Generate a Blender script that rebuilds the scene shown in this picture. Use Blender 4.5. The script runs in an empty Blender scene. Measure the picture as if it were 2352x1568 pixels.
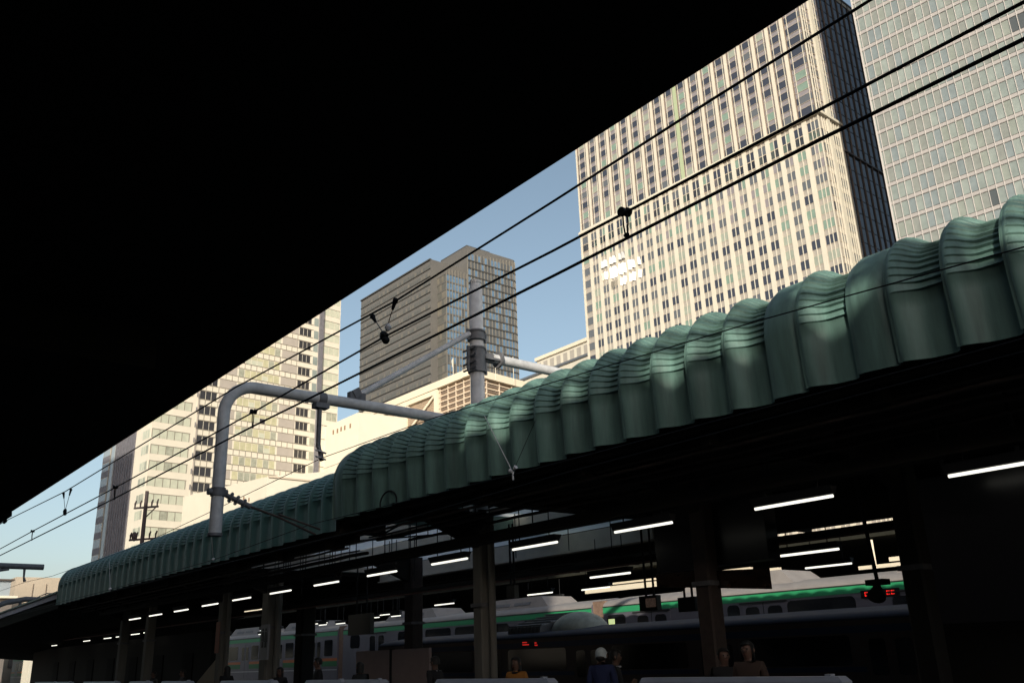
import bpy, math, random
from mathutils import Vector, Matrix
random.seed(7)
R = math.radians
S = bpy.context.scene
COL = S.collection

# ------------------------------------------------------------------ camera
# image measures are in a 2352 x 1568 grid laid over the picture; focal length in that grid:
FPX = 2063.63
RW = Matrix(((0.62722, 0.27727, 0.72783), (0.77814, -0.18329, -0.60074), (-0.03317, 0.94315, -0.33071)))
RW = RW.transposed()                      # rows above are world axes seen by the camera
_x = Vector((0.62722, 0.77814, -0.03317)).normalized()
_z = Vector((0.72783, -0.60074, -0.33071)); _z = (_z - _x * _z.dot(_x)).normalized()
_y = _z.cross(_x)
CAM = Vector((0, 0, 1.6))
M = Matrix(((_x.x, _y.x, _z.x, CAM.x), (_x.y, _y.y, _z.y, CAM.y), (_x.z, _y.z, _z.z, CAM.z), (0, 0, 0, 1)))
cd = bpy.data.cameras.new('camera'); cam = bpy.data.objects.new('camera', cd); COL.objects.link(cam)
cam.matrix_world = M
cd.sensor_width = 36; cd.lens = 36 * FPX / 2352
cd.clip_start = 0.05; cd.clip_end = 8000
S.camera = cam
def ray(px, py): return (_x * (px - 1176) - _y * (py - 784) - _z * FPX).normalized()
def PY(px, py, Y):
    v = ray(px, py); return CAM + v * (Y / v.y)
def PX(px, py, X):
    v = ray(px, py); return CAM + v * (X / v.x)
def proj(p):
    q = Vector(p) - CAM; d = -q.dot(_z)
    if d < 0.1: return None
    return (1176 + q.dot(_x) / d * FPX, 784 - q.dot(_y) / d * FPX)

# ------------------------------------------------------------------ world, sun, exposure
SUN_EL, SUN_AZ = 19.5, 45.0               # azimuth from -Y towards +X
sdir = Vector((math.sin(R(SUN_AZ)) * math.cos(R(SUN_EL)), -math.cos(R(SUN_AZ)) * math.cos(R(SUN_EL)), math.sin(R(SUN_EL))))
w = bpy.data.worlds.new('World'); S.world = w; w.use_nodes = True
nt = w.node_tree; bg = nt.nodes['Background']
sky = nt.nodes.new('ShaderNodeTexSky'); sky.sky_type = 'NISHITA'; sky.sun_disc = False
sky.sun_elevation = R(SUN_EL); sky.sun_rotation = R(180 - SUN_AZ)
sky.air_density = 1.0; sky.dust_density = 2.2; sky.ozone_density = 1.2
hs = nt.nodes.new('ShaderNodeHueSaturation'); hs.inputs['Saturation'].default_value = 0.80; hs.inputs['Hue'].default_value = 0.486
nt.links.new(sky.outputs[0], hs.inputs['Color']); nt.links.new(hs.outputs[0], bg.inputs[0]); bg.inputs[1].default_value = 0.152
sd = bpy.data.lights.new('sun', 'SUN'); sd.energy = 5.0; sd.angle = R(0.53); sd.color = (1.0, 0.932, 0.77)
so = bpy.data.objects.new('sun', sd); COL.objects.link(so)
so.rotation_euler = sdir.to_track_quat('Z', 'Y').to_euler(); so.location = (0, -40, 60)
S.view_settings.view_transform = 'Standard'; S.view_settings.look = 'None'
S.view_settings.exposure = 0.0; S.view_settings.gamma = 1.0; S.view_settings.use_curve_mapping = False
S.render.engine = 'CYCLES'

# ------------------------------------------------------------------ materials
MATS = {}
def mat(name, col, rough=0.7, metal=0.0, var=0.0, scale=1.0, streak=False, emit=0.0, spec=0.5, bump=0.0, col2=None, trans=False):
    if name in MATS: return MATS[name]
    m = bpy.data.materials.new(name); m.use_nodes = True; MATS[name] = m
    n = m.node_tree.nodes; l = m.node_tree.links; b = n['Principled BSDF']
    b.inputs['Base Color'].default_value = (*col, 1); b.inputs['Roughness'].default_value = rough
    b.inputs['Metallic'].default_value = metal; b.inputs['Specular IOR Level'].default_value = spec
    if emit:
        b.inputs['Emission Color'].default_value = (*col, 1); b.inputs['Emission Strength'].default_value = emit
    if var or bump:
        tc = n.new('ShaderNodeTexCoord'); mp = n.new('ShaderNodeMapping'); no = n.new('ShaderNodeTexNoise')
        mp.inputs['Scale'].default_value = (scale, scale, scale * (0.12 if streak else 1))
        no.inputs['Scale'].default_value = 1.0; no.inputs['Detail'].default_value = 6; no.inputs['Roughness'].default_value = 0.62
        l.new(tc.outputs['Object'], mp.inputs[0]); l.new(mp.outputs[0], no.inputs['Vector'])
        if var:
            r = n.new('ShaderNodeValToRGB'); r.color_ramp.elements[0].position = 0.3; r.color_ramp.elements[1].position = 0.72
            c2 = col2 or tuple(c * (1 - var) for c in col)
            r.color_ramp.elements[0].color = (*c2, 1); r.color_ramp.elements[1].color = (*[min(1, c * (1 + var * 0.5)) for c in col], 1)
            l.new(no.outputs[0], r.inputs[0]); l.new(r.outputs[0], b.inputs['Base Color'])
        if bump:
            bp = n.new('ShaderNodeBump'); bp.inputs['Strength'].default_value = bump; bp.inputs['Distance'].default_value = 0.02
            l.new(no.outputs[0], bp.inputs['Height']); l.new(bp.outputs[0], b.inputs['Normal'])
    if trans:
        t = n.new('ShaderNodeBsdfTranslucent'); t.inputs[0].default_value = (*col, 1)
        mx = n.new('ShaderNodeMixShader'); mx.inputs[0].default_value = 0.75
        l.new(b.outputs[0], mx.inputs[1]); l.new(t.outputs[0], mx.inputs[2]); l.new(mx.outputs[0], n['Material Output'].inputs[0])
    return m
mat('green_roof', (0.118, 0.215, 0.190), 0.55, 0, 0.5, 4.5, True, bump=0.12)
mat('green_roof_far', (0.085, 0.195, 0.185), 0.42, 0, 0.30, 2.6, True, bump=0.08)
mat('green_edge', (0.14, 0.22, 0.19), 0.5)
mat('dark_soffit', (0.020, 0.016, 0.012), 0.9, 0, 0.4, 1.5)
mat('black_steel', (0.012, 0.012, 0.014), 0.75)
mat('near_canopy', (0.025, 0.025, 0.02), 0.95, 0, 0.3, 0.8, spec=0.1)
mat('cable', (0.006, 0.006, 0.007), 0.6, spec=0.2)
mat('rust', (0.05, 0.035, 0.03), 0.8, 0, 0.4, 8)
mat('galv', (0.56, 0.555, 0.57), 0.5, 0.0, 0.22, 5, bump=0.05)
mat('galv_dark', (0.15, 0.15, 0.165), 0.6, 0.2, 0.3, 8)
mat('porcelain', (0.62, 0.60, 0.62), 0.25)
mat('copper', (0.16, 0.075, 0.06), 0.5, 0.4)
mat('column_paint', (0.165, 0.155, 0.135), 0.7, 0, 0.3, 3, True)
mat('beam_cream', (0.74, 0.68, 0.60), 0.7, 0, 0.15, 2)
mat('skylight', (0.93, 0.95, 0.97), 0.6, trans=True)
mat('asphalt', (0.05, 0.05, 0.05), 0.95, 0, 0.3, 3)
mat('platform', (0.09, 0.088, 0.085), 0.9, 0, 0.25, 2)
mat('ballast', (0.075, 0.065, 0.058), 0.95, 0, 0.6, 9, bump=0.6)
mat('rail_steel', (0.25, 0.22, 0.2), 0.35, 0.9)
mat('sleeper', (0.16, 0.15, 0.14), 0.9)
mat('tube', (1.0, 0.98, 0.86), 0.5, emit=1.4)
mat('tube_dim', (1.0, 0.97, 0.84), 0.5, emit=1.6)
mat('red_led', (1.0, 0.04, 0.03), 0.5, emit=0.45)
mat('gate_white', (0.33, 0.35, 0.40), 0.45, 0, 0.1, 3)
mat('gate_trim', (0.12, 0.13, 0.16), 0.5)
mat('train_steel', (0.155, 0.15, 0.185), 0.38, 0.35, 0.12, 1.5)
mat('train_roof', (0.23, 0.21, 0.205), 0.6, 0, 0.15, 2)
mat('train_green', (0.03, 0.27, 0.12), 0.4)
mat('train_green_low', (0.015, 0.14, 0.05), 0.4)
mat('train_orange', (0.42, 0.11, 0.03), 0.4)
mat('train_glass', (0.01, 0.012, 0.016), 0.12)
mat('rubber', (0.012, 0.012, 0.012), 0.9)
mat('bellows', (0.21, 0.135, 0.10), 0.8, 0, 0.3, 6)
mat('sun_patch_glow', (0.85, 1.0, 0.45), 0.6, emit=0.55)  # emission standing in for sunlight seen through the train
mat('blue_steel', (0.105, 0.08, 0.08), 0.4, 0.2, 0.15, 1.5)
mat('blue_stripe', (0.012, 0.04, 0.13), 0.4)
mat('blue_roof', (0.025, 0.026, 0.05), 0.85, 0, 0.3, 3)
mat('cover_cream', (0.42, 0.40, 0.33), 0.7, 0, 0.3, 4)
mat('screen_dark', (0.01, 0.01, 0.012), 0.3)
mat('screen_img', (0.20, 0.13, 0.10), 0.4, 0, 0.9, 14, emit=0.12)
mat('board_brown', (0.05, 0.025, 0.014), 0.12, 0, 0.5, 3, spec=0.9)
mat('stair_panel', (0.38, 0.285, 0.27), 0.7, 0, 0.1, 3)
mat('kiosk', (0.014, 0.013, 0.012), 0.8, 0, 0.3, 2)
mat('sign_white', (0.25, 0.25, 0.27), 0.5)
mat('sign_black', (0.01, 0.01, 0.012), 0.5)
mat('beige_panel', (0.34, 0.29, 0.22), 0.7, 0, 0.1, 3)
mat('white_fascia', (0.60, 0.57, 0.68), 0.6, 0, 0.15, 2)
# buildings
mat('cream_stone', (0.57, 0.535, 0.455), 0.75, 0, 0.06, 0.3, bump=0.0)
mat('spandrel_mauve', (0.245, 0.225, 0.24), 0.35, 0, 0.15, 0.6)
mat('spandrel_tan', (0.36, 0.33, 0.295), 0.5, 0, 0.12, 0.6)
mat('brown_frame', (0.19, 0.145, 0.115), 0.6)
mat('glass_navy', (0.042, 0.048, 0.068), 0.12, spec=0.6)
mat('glass_slate', (0.11, 0.12, 0.135), 0.15, spec=0.6)
mat('glass_blind', (0.30, 0.33, 0.28), 0.3, 0, 0.2, 0.7)
mat('glass_mint', (0.20, 0.28, 0.235), 0.25, 0, 0.2, 0.7)
mat('green_strip', (0.36, 0.42, 0.27), 0.5)
mat('dark_glass', (0.020, 0.026, 0.042), 0.15, spec=0.8)
mat('dark_mullion', (0.085, 0.065, 0.055), 0.6)
mat('mirror_pane', (0.86, 0.83, 0.74), 0.30, 1.0)
mat('mirror_soft', (0.20, 0.195, 0.17), 0.62, 1.0)
mat('mirror_faint', (0.12, 0.117, 0.10), 0.62, 1.0)
mat('rt_mullion', (0.47, 0.445, 0.43), 0.6)
mat('rt_spandrel', (0.34, 0.32, 0.315), 0.6, 0, 0.08, 0.4)
mat('rt_gap', (0.10, 0.09, 0.085), 0.8)
for i, c in enumerate(((0.25, 0.285, 0.27), (0.22, 0.255, 0.245), (0.235, 0.26, 0.235), (0.195, 0.23, 0.24), (0.225, 0.24, 0.225))):
    mat('rt_glass_%s' % 'abcde'[i], c, 0.25, 0, 0.18, 0.5)
mat('rt_glass_dark', (0.075, 0.085, 0.09), 0.2)
mat('ct_tan', (0.118, 0.113, 0.107), 0.6, 0, 0.1, 0.2)
mat('ct_glass', (0.10, 0.10, 0.09), 0.3, 0, 0.2, 0.5)
mat('ct_glass_pale', (0.15, 0.137, 0.113), 0.3, 0, 0.2, 0.5)
mat('ct_line', (0.045, 0.043, 0.04), 0.7)
mat('ct_blue', (0.12, 0.19, 0.28), 0.2, 0, 0.3, 0.4)
mat('ct_mull', (0.19, 0.175, 0.15), 0.6)
mat('ct_grey', (0.085, 0.09, 0.095), 0.3)
mat('sb_tan', (0.365, 0.278, 0.204), 0.7, 0, 0.1, 0.6)
mat('sb_line', (0.539, 0.452, 0.357), 0.7)
mat('sb_cream', (0.70, 0.625, 0.50), 0.7, 0, 0.05, 0.4)
mat('white_wall', (0.67, 0.62, 0.52), 0.8, 0, 0.05, 0.4)
mat('hole', (0.25, 0.16, 0.10), 0.8)
mat('lb_white', (0.635, 0.585, 0.495), 0.75, 0, 0.05, 0.5)
mat('lb_panel', (0.375, 0.335, 0.30), 0.7, 0, 0.08, 0.8)
mat('lb_grid', (0.522, 0.474, 0.392), 0.7)
mat('lb_glass', (0.487, 0.496, 0.400), 0.3, 0, 0.15, 0.8)
mat('lb_glass2', (0.34, 0.345, 0.28), 0.3, 0, 0.3, 1.2)
mat('lb_yellow', (0.48, 0.455, 0.30), 0.4, 0, 0.2, 1.0)
mat('lb_dark', (0.035, 0.032, 0.034), 0.2)
mat('lb_mull', (0.22, 0.195, 0.16), 0.7)
mat('lb_slate', (0.15, 0.145, 0.165), 0.6, 0, 0.25, 1.5)
mat('lb_greyglass', (0.28, 0.32, 0.36), 0.2)
mat('tan_wall', (0.40, 0.34, 0.275), 0.8, 0, 0.1, 0.4)
mat('grey_wall', (0.16, 0.14, 0.13), 0.8, 0, 0.2, 0.6)
mat('pole_conc', (0.045, 0.032, 0.034), 0.8)
mat('shade_wall', (0.12, 0.11, 0.10), 0.9)
mat('red_sign', (0.30, 0.10, 0.06), 0.6)

# ------------------------------------------------------------------ mesh helpers
class MB:
    def __init__(s, off=(0, 0, 0)): s.v = []; s.f = []; s.m = []; s.sm = []; s.o = Vector(off)
    def add(s, vs, fs, m=0, smooth=False):
        b = len(s.v); s.v += [tuple(Vector(p) - s.o) for p in vs]
        for f in fs: s.f.append(tuple(i + b for i in f)); s.m.append(m); s.sm.append(smooth)
    def hexa(s, p, m=0): s.add(p, [(0, 3, 2, 1), (4, 5, 6, 7), (0, 1, 5, 4), (1, 2, 6, 5), (2, 3, 7, 6), (3, 0, 4, 7)], m)
    def box(s, x0, x1, y0, y1, z0, z1, m=0):
        s.hexa([(x0, y0, z0), (x1, y0, z0), (x1, y1, z0), (x0, y1, z0), (x0, y0, z1), (x1, y0, z1), (x1, y1, z1), (x0, y1, z1)], m)
    def obox(s, o, u, v, w, m=0):
        o, u, v, w = map(Vector, (o, u, v, w)); s.hexa([o, o + u, o + u + v, o + v, o + w, o + u + w, o + u + v + w, o + v + w], m)
    def tube(s, pts, r, n=8, m=0, smooth=True, caps=True):
        pts = [Vector(p) for p in pts]; k = len(pts); rs = r if isinstance(r, (list, tuple)) else [r] * k
        ring = []; up = None
        for i, p in enumerate(pts):
            t = (pts[min(i + 1, k - 1)] - pts[max(i - 1, 0)]).normalized()
            if up is None: up = Vector((0, 0, 1)) if abs(t.z) < 0.9 else Vector((1, 0, 0))
            a = t.cross(up).normalized(); b = a.cross(t).normalized(); up = b
            ring += [p + (a * math.cos(2 * math.pi * j / n) + b * math.sin(2 * math.pi * j / n)) * rs[i] for j in range(n)]
        fs = [(i * n + j, i * n + (j + 1) % n, (i + 1) * n + (j + 1) % n, (i + 1) * n + j) for i in range(k - 1) for j in range(n)]
        s.add(ring, fs, m, smooth)
        if caps: s.add(ring[:n], [tuple(range(n))], m); s.add(ring[-n:], [tuple(range(n))[::-1]], m)
    def ball(s, c, r, m=0, n=10, k=6, sc=(1, 1, 1)):
        c = Vector(c); vs = []; fs = []
        for i in range(k + 1):
            th = math.pi * i / k
            for j in range(n):
                ph = 2 * math.pi * j / n
                vs.append(c + Vector((r * sc[0] * math.sin(th) * math.cos(ph), r * sc[1] * math.sin(th) * math.sin(ph), r * sc[2] * math.cos(th))))
        for i in range(k):
            for j in range(n): fs.append((i * n + j, (i + 1) * n + j, (i + 1) * n + (j + 1) % n, i * n + (j + 1) % n))
        s.add(vs, fs, m, True)
    def build(s, name, mats, parent=None, loc=None):
        me = bpy.data.meshes.new(name); me.from_pydata(s.v, [], s.f)
        for x in (mats if isinstance(mats, (list, tuple)) else [mats]): me.materials.append(MATS[x])
        me.polygons.foreach_set('material_index', s.m); me.polygons.foreach_set('use_smooth', s.sm); me.update()
        o = bpy.data.objects.new(name, me); COL.objects.link(o)
        if parent is not None: o.parent = parent
        else: o.location = loc if loc is not None else s.o
        return o
def tag(o, label, cat, group=None):
    o['label'] = label; o['category'] = cat
    if group: o['group'] = group
    return o
def thing(name, loc, label, cat, group=None):
    o = bpy.data.objects.new(name, None); COL.objects.link(o); o.location = loc; o.empty_display_size = 0.2
    return tag(o, label, cat, group)
def struct(o): o['kind'] = 'structure'; return o
def copy_thing(o, loc, label=None):
    c = o.copy(); COL.objects.link(c); c.location = loc
    if label: c['label'] = label
    for ch in o.children:
        d = ch.copy(); COL.objects.link(d); d.parent = c
        for g in ch.children:
            e = g.copy(); COL.objects.link(e); e.parent = d
    return c
ORD = ['first', 'second', 'third', 'fourth', 'fifth', 'sixth', 'seventh', 'eighth', 'ninth', 'tenth', 'eleventh', 'twelfth', 'thirteenth', 'fourteenth', 'fifteenth']

# ------------------------------------------------------------------ ground, platforms, tracks
g = MB(); g.box(-3000, 3000, -3000, 3000, -1.6, -1.35); struct(g.build('ground', 'asphalt'))
g = MB(); g.box(-400, 200, 2.3, 9.15, -1.346, -1.25); struct(g.build('track_bed', 'ballast'))
g = MB(); g.box(-400, 200, 19.45, 33.0, -1.346, -1.25); struct(g.build('track_bed', 'ballast'))
g = MB(); g.box(-300, 120, -7.7, 2.25, -1.34, 0); struct(g.build('platform', 'platform'))
g = MB(); g.box(-300, 120, 9.2, 19.4, -1.34, 0); struct(g.build('platform', 'platform'))
def track(yc, label, z=-1.25):
    t = thing('railway_track', (0, yc, z), label, 'railway track', 'railway tracks')
    for s in (-1, 1):
        b = MB((0, yc, z))
        y = yc + s * 0.5335
        b.box(-380, 150, y - 0.06, y + 0.06, z + 0.12, z + 0.14); b.box(-380, 150, y - 0.012, y + 0.012, z + 0.14, z + 0.25)
        b.box(-380, 150, y - 0.033, y + 0.033, z + 0.25, z + 0.29); b.build('rail', 'rail_steel', t)
    b = MB((0, yc, z))
    for i in range(300):
        x = 15 - i * 0.62; b.box(x, x + 0.22, yc - 1, yc + 1, z + 0.004, z + 0.12)
    o = b.build('sleepers', 'sleeper', t); o['kind'] = 'stuff'
    return t
track(3.8, 'railway track nearest the dark canopy overhead')
track(7.7, 'railway track running along the white platform gates')

# ------------------------------------------------------------------ own canopy overhead and the unseen blocks added to shade the tracks
def near_canopy():
    t = thing('platform_canopy', (0, 2.4, 0), 'black underside of the near platform canopy filling the upper left', 'canopy')
    o = (0, 2.4, 0)
    ze = lambda x: 3.667 + 0.0031 * x
    b = MB(o)
    for x0, x1, dz in ((-13.35, 30, 0), (-60, -13.35, -0.065)):
        b.hexa([(x0, -7.6, ze(x0) + dz), (x1, -7.6, ze(x1) + dz), (x1, 2.4, ze(x1) + dz), (x0, 2.4, ze(x0) + dz),
                (x0, -7.6, ze(x0) + .32), (x1, -7.6, ze(x1) + .32), (x1, 2.36, ze(x1) + .32), (x0, 2.36, ze(x0) + .32)])
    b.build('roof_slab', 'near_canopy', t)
    b = MB(o)
    for i in range(18):
        x = 24 - i * 4.2; b.box(x - .09, x + .09, -7.4, 1.6, 3.30, 3.55)
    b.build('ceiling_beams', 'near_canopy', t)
    b = MB(o)
    for i in range(7):
        x = 21 - i * 8.4; b.box(x - .16, x + .16, -3.2, -2.88, 0, 3.3)
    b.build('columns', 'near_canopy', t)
near_canopy()
SH = 17.2
def shading():
    b = MB((0, -8, 0))
    b.box(-48, 4.6, -24, -8, -1.3, 32)  # out of view; sized to shade mast and roofs and cut sky fill
    tag(b.build('station_building', 'shade_wall'), 'unseen tall block added behind the near platform to shade the tracks', 'building')
    t = thing('shade_wing', (10, -8, 0), 'unseen lower wing added behind the near platform to break up the sunlight', 'building')  # out of view; added to dapple the sunlight on the green roof
    o = (10, -8, 0); ZT = 13.54
    b = MB(o); b.box(4.6, 50, -24, -8, -1.3, ZT)
    n = 260                                              # top edge waved to scallop the shade on the green roof
    f = lambda x: ZT + 0.26 + 0.17 * math.cos(2 * math.pi * (x - .1) / 1.25)
    for i in range(n):
        x0 = 4.6 + 45.4 * i / n; x1 = 4.6 + 45.4 * (i + 1) / n
        b.hexa([(x0, -8.1, ZT), (x1, -8.1, ZT), (x1, -8, ZT), (x0, -8, ZT), (x0, -8.1, f(x0)), (x1, -8.1, f(x1)), (x1, -8, f(x1)), (x0, -8, f(x0))])
    b.build('wall', 'shade_wall', t)
    b = MB(o); b.box(4.6, 50, -8.1, -7.9, ZT + .60, ZT + .72); b.box(4.6, 50, -8.1, -7.9, ZT + .95, ZT + 1.0); b.build('shade_bars', 'galv_dark', t)  # bars added to streak the sunlight on the roof humps
    for x, wd, h in ((7.0, .4, .9), (8.35, .7, 1.3), (11.4, .3, 1.1), (13.0, .75, 1.3), (17.4, .6, 1.0)):
        b = MB(o); b.box(x, x + wd, -8.6, -8.12, ZT, ZT + h); b.build('shade_block', 'galv_dark', t)  # blocks added to keep single roof humps in shade
    # tower that throws the soft-edged shade on the left hotel tower
    D = 118.0; e = Vector((-178.0, 51.4, 41.2)) + sdir * (D / math.cos(R(SUN_EL)))
    b = MB((e.x, e.y, 0)); b.box(e.x - 46, e.x, e.y - 22, e.y, -1.3, e.z)
    tag(b.build('office_block', 'shade_wall'), 'office block on the near side of the tracks, far to the left', 'building')
shading()

# ------------------------------------------------------------------ green barrel canopy of the opposite platform
PER = 0.625
def wave(u):                              # crest just right of the seam, slow fall, quick rise at the next seam
    if .11 <= u <= .60: return .06 + .94 * (.5 + .5 * math.cos(math.pi * (u - .11) / .49))
    if .60 < u <= .90: return .06 * (.90 - u) / .30
    return .5 - .5 * math.cos(math.pi * ((u - .90) % 1) / .21)
def profile(zb, zw, r, y0=9.2, y1=19.45):
    P = []
    for i in range(4): P.append((y0, zb + (zw - zb) * i / 4, -1, 0, 0, i / 4 - 1))
    for c in range(13):
        for fr, k in ((0, 0), (.14, 1), (.45, .6), (.8, .22)):
            tt = (c + fr) / 13; a = math.pi / 2 * tt; P.append((y0 + r - r * math.cos(a), zw + r * math.sin(a), -math.cos(a), math.sin(a), 1, (tt, k)))
    P.append((y0 + r, zw + r, 0, 1, 1, (1.0, 0)))
    for f in (0.12, 0.70, 1): P.append((y0 + r + (y1 - y0 - 2 * r) * f * 0.999, zw + r, 0, 1, 2, f))
    for i in range(1, 9):
        a = math.pi / 2 * (1 - i / 8); P.append((y1 - r + r * math.cos(a), zw + r * math.sin(a), math.cos(a), math.sin(a), 3, i / 8))
    P.append((y1, zb, 1, 0, 4, 1))
    return P
US = [0, .015, .018, .045, .048, .09, .13, .17, .21, .25, .29, .31, .36, .42, .48, .54, .60, .66, .72, .78, .84, .89, .93, .96, 1.0]
def sheet(root, xa, xb, prof, amp, org, flat=False, hole=None, zoff=0.0, paint='green_roof'):
    b = MB(org); vs = []
    us = [0, .05, .1, .15, .2, .5, .8, .85, .9, .95, 1] if flat else US
    lap = 0.02
    rj = random.Random(int(xa * 1000) & 0xffff); jz = rj.uniform(-.012, .012); jx = rj.uniform(-.003, .003)
    for u in us:
        x = xa + (xb - xa) * u + (.012 if u == 1 else 0)
        wv = amp * (wave(0) + .25 * min(1, u / .2, (1 - u) / .2) if flat else wave(u)) + jx
        if not flat and .016 < u < .047: wv += 0.016
        wv0 = wv
        for (y, z, ny, nz, zone, t) in prof:
            if zone == 0: wv = wv0 * (.72 + .28 * (t + 1))
            else: wv = wv0
            off = wv if zone < 3 else .30 * abs(math.sin(math.pi * u)) - .02
            if zone == 1 and not flat and (.12 if paint == 'green_roof' else .3) < u < 0.995:
                env = min(1, (u - .12) / .03) * (0.5 + 0.5 * (1 - wave(u))) * (1 if t[0] < .9 else (1 - t[0]) * 10)
                off += (0.034 if paint == 'green_roof' else .018) * env * max(.22, 1 - 1.15 * max(0, t[0] - .30)) * (t[1] - .5)
            zz = z + nz * off
            if zone == 0 and t == -1: zz += jz - 0.022 * u
            vs.append((x, y + ny * off, zz + zoff))
    n = len(prof); fs = []
    for i in range(len(us) - 1):
        for j in range(n - 1):
            if hole and hole[0] < (xa + xb) / 2 < hole[1]:
                ya = (prof[j][0] + prof[j + 1][0]) / 2
                if prof[j][4] == 2 and prof[j + 1][4] == 2 and 10.4 < ya < 17: continue
            fs.append((i * n + j, (i + 1) * n + j, (i + 1) * n + j + 1, i * n + j + 1))
    halves = [fs]
    if hole and hole[0] < (xa + xb) / 2 < hole[1]: halves = [[q for q in fs if prof[q[0] % n][0] < 13], [q for q in fs if prof[q[0] % n][0] >= 13]]
    for hf in halves:
        b = MB(org); used = sorted({i for q in hf for i in q}); mp = {i: k for k, i in enumerate(used)}
        b.add([vs[i] for i in used], [tuple(mp[i] for i in q) for q in hf], 0, True)
        if not flat:
            for k, q in enumerate(hf):
                if prof[q[0] % n][4] == 1 and q[0] // n >= 6: b.sm[k] = False
        b.build('roof_sheet', paint, root)
    if not flat:                                             # raised cover strip over the lap
        b = MB(org); ua, ub, h_ = .012, .058, .020; k = -1; pts = []
        for (y, z, ny, nz, zone, t) in prof:
            if zone == 1 and t[1] not in (0,): continue
            if zone > 1: continue
            wv = amp * wave((ua + ub) / 2) * ((.72 + .28 * (t + 1)) if zone == 0 else 1) + jx
            pts.append((y, z, ny, nz, wv))
        for i in range(len(pts) - 1):
            q = []
            for (y, z, ny, nz, wv) in (pts[i], pts[i + 1]):
                for uu, hh in ((ua, -.01), (ua, h_), (ub, h_), (ub, -.01)): q.append((xa + (xb - xa) * uu, y + ny * (wv + hh), z + nz * (wv + hh) + zoff))
            b.add(q, [(0, 1, 5, 4), (1, 2, 6, 5), (2, 3, 7, 6)])
        b.build('seam_cover', paint, root)
def green_canopy():
    org = (-11, 9.2, 4.4)
    t = thing('platform_canopy', org, 'green barrel roofed canopy of wavy metal sheets over the opposite platform', 'canopy')
    pm = profile(4.44, 5.2, 0.72)
    cells = []
    x = 1.15 - PER * 0
    xs = [-6.755 - PER * i for i in range(16)]            # regular seams leftwards
    right = [(-6.135, -5.65, 1), (-5.65, -5.0, 0), (-5.0, -4.5, 1), (-4.5, -3.86, 0), (-3.86, -3.235, 0), (-3.235, -2.61, 0), (-2.61, -2.1, 1)]
    for k in range(9): right.append((-2.1 + PER * k, -2.1 + PER * (k + 1), 0))
    cells += [(-6.755, -6.135, 0)]
    for i in range(15): cells.append((xs[i + 1], xs[i], 0))
    cells.append((-16.75, xs[15], 0)); cells.append((-17.15, -16.75, 1))
    for a, b_, f in right: sheet(t, a, b_, pm, 0.175, org, bool(f), (-26, -14))
    for a, b_, f in cells: sheet(t, a, b_, pm, 0.175, org, bool(f), (-26, -14))
    # closing face of the higher part at its left end
    b = MB(org)
    ring = [(-17.15, p[0] + p[2] * .12, p[1] + p[3] * .12) for p in pm]
    b.add(ring, [tuple(range(len(ring)))]); b.build('end_face', 'green_edge', t)
    b = MB(org); ring = [(3.52, p[1], p[2]) for p in ring]; b.add(ring, [tuple(range(len(ring)))[::-1]]); b.build('end_face', 'green_edge', t)
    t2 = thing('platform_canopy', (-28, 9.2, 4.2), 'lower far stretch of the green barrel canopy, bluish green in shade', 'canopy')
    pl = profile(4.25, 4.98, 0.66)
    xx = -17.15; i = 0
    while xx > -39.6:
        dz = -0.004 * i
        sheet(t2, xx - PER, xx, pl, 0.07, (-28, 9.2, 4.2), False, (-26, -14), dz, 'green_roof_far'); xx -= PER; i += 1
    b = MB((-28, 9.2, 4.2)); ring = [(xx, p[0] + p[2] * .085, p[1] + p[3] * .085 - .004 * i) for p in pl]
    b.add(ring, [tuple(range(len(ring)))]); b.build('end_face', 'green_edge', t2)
    # ceiling with a lantern opening
    for (root, o, xa, xb, zc) in ((t, org, -17.2, 6.0, 4.40), (t2, (-28, 9.2, 4.2), -39.7, -17.2, 4.18)):
        b = MB(o)
        if xa < -20: parts = [(-39.7, -26)]; op = (-26, -17.2)
        else: parts = [(-14, 6.0)]; op = (-17.2, -14)
        for a, c in parts: b.box(a, c, 9.42, 19.5, zc, zc + .1)
        b.box(op[0], op[1], 9.42, 9.95, zc, zc + .1); b.box(xa + .02, xb - 2.5 if xb > 0 else xb - .02, 9.32, 9.40, zc - .03, zc + .42); b.box(op[0], op[1], 15.6, 19.5, zc, zc + .1)
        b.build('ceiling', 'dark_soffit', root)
        b = MB(o)
        xk = xb - 1.0
        while xk > xa + .3:
            for (y0, y1) in (((9.5, 9.95), (15.6, 19.4)) if op[0] < xk < op[1] else ((9.5, 19.4),)):
                b.box(xk - .06, xk + .06, y0, y1, zc - .22, zc)
            xk -= 2.5
        for y in (9.75, 15.75, 17.5): b.box(xa + .05, xb - .05, y - .07, y + .07, zc - .16, zc - .004)
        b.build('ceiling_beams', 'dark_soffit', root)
        b = MB(o)
        for (y, r, dz) in ((9.62, .025, -.26), (9.9, .018, -.3), (10.1, .04, -.34), (10.9, .03, -.3)):
            if y > 10.6 and xa < -20: continue
            n = 30; pts = [(xa + .2 + (xb - xa - .4) * k / n, y, zc + dz - .015 * abs(math.sin(k * 1.3))) for k in range(n + 1)]
            b.tube(pts, r, 6)
        b.build('cables', 'rust', root)
    return t
GC = green_canopy()

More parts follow.
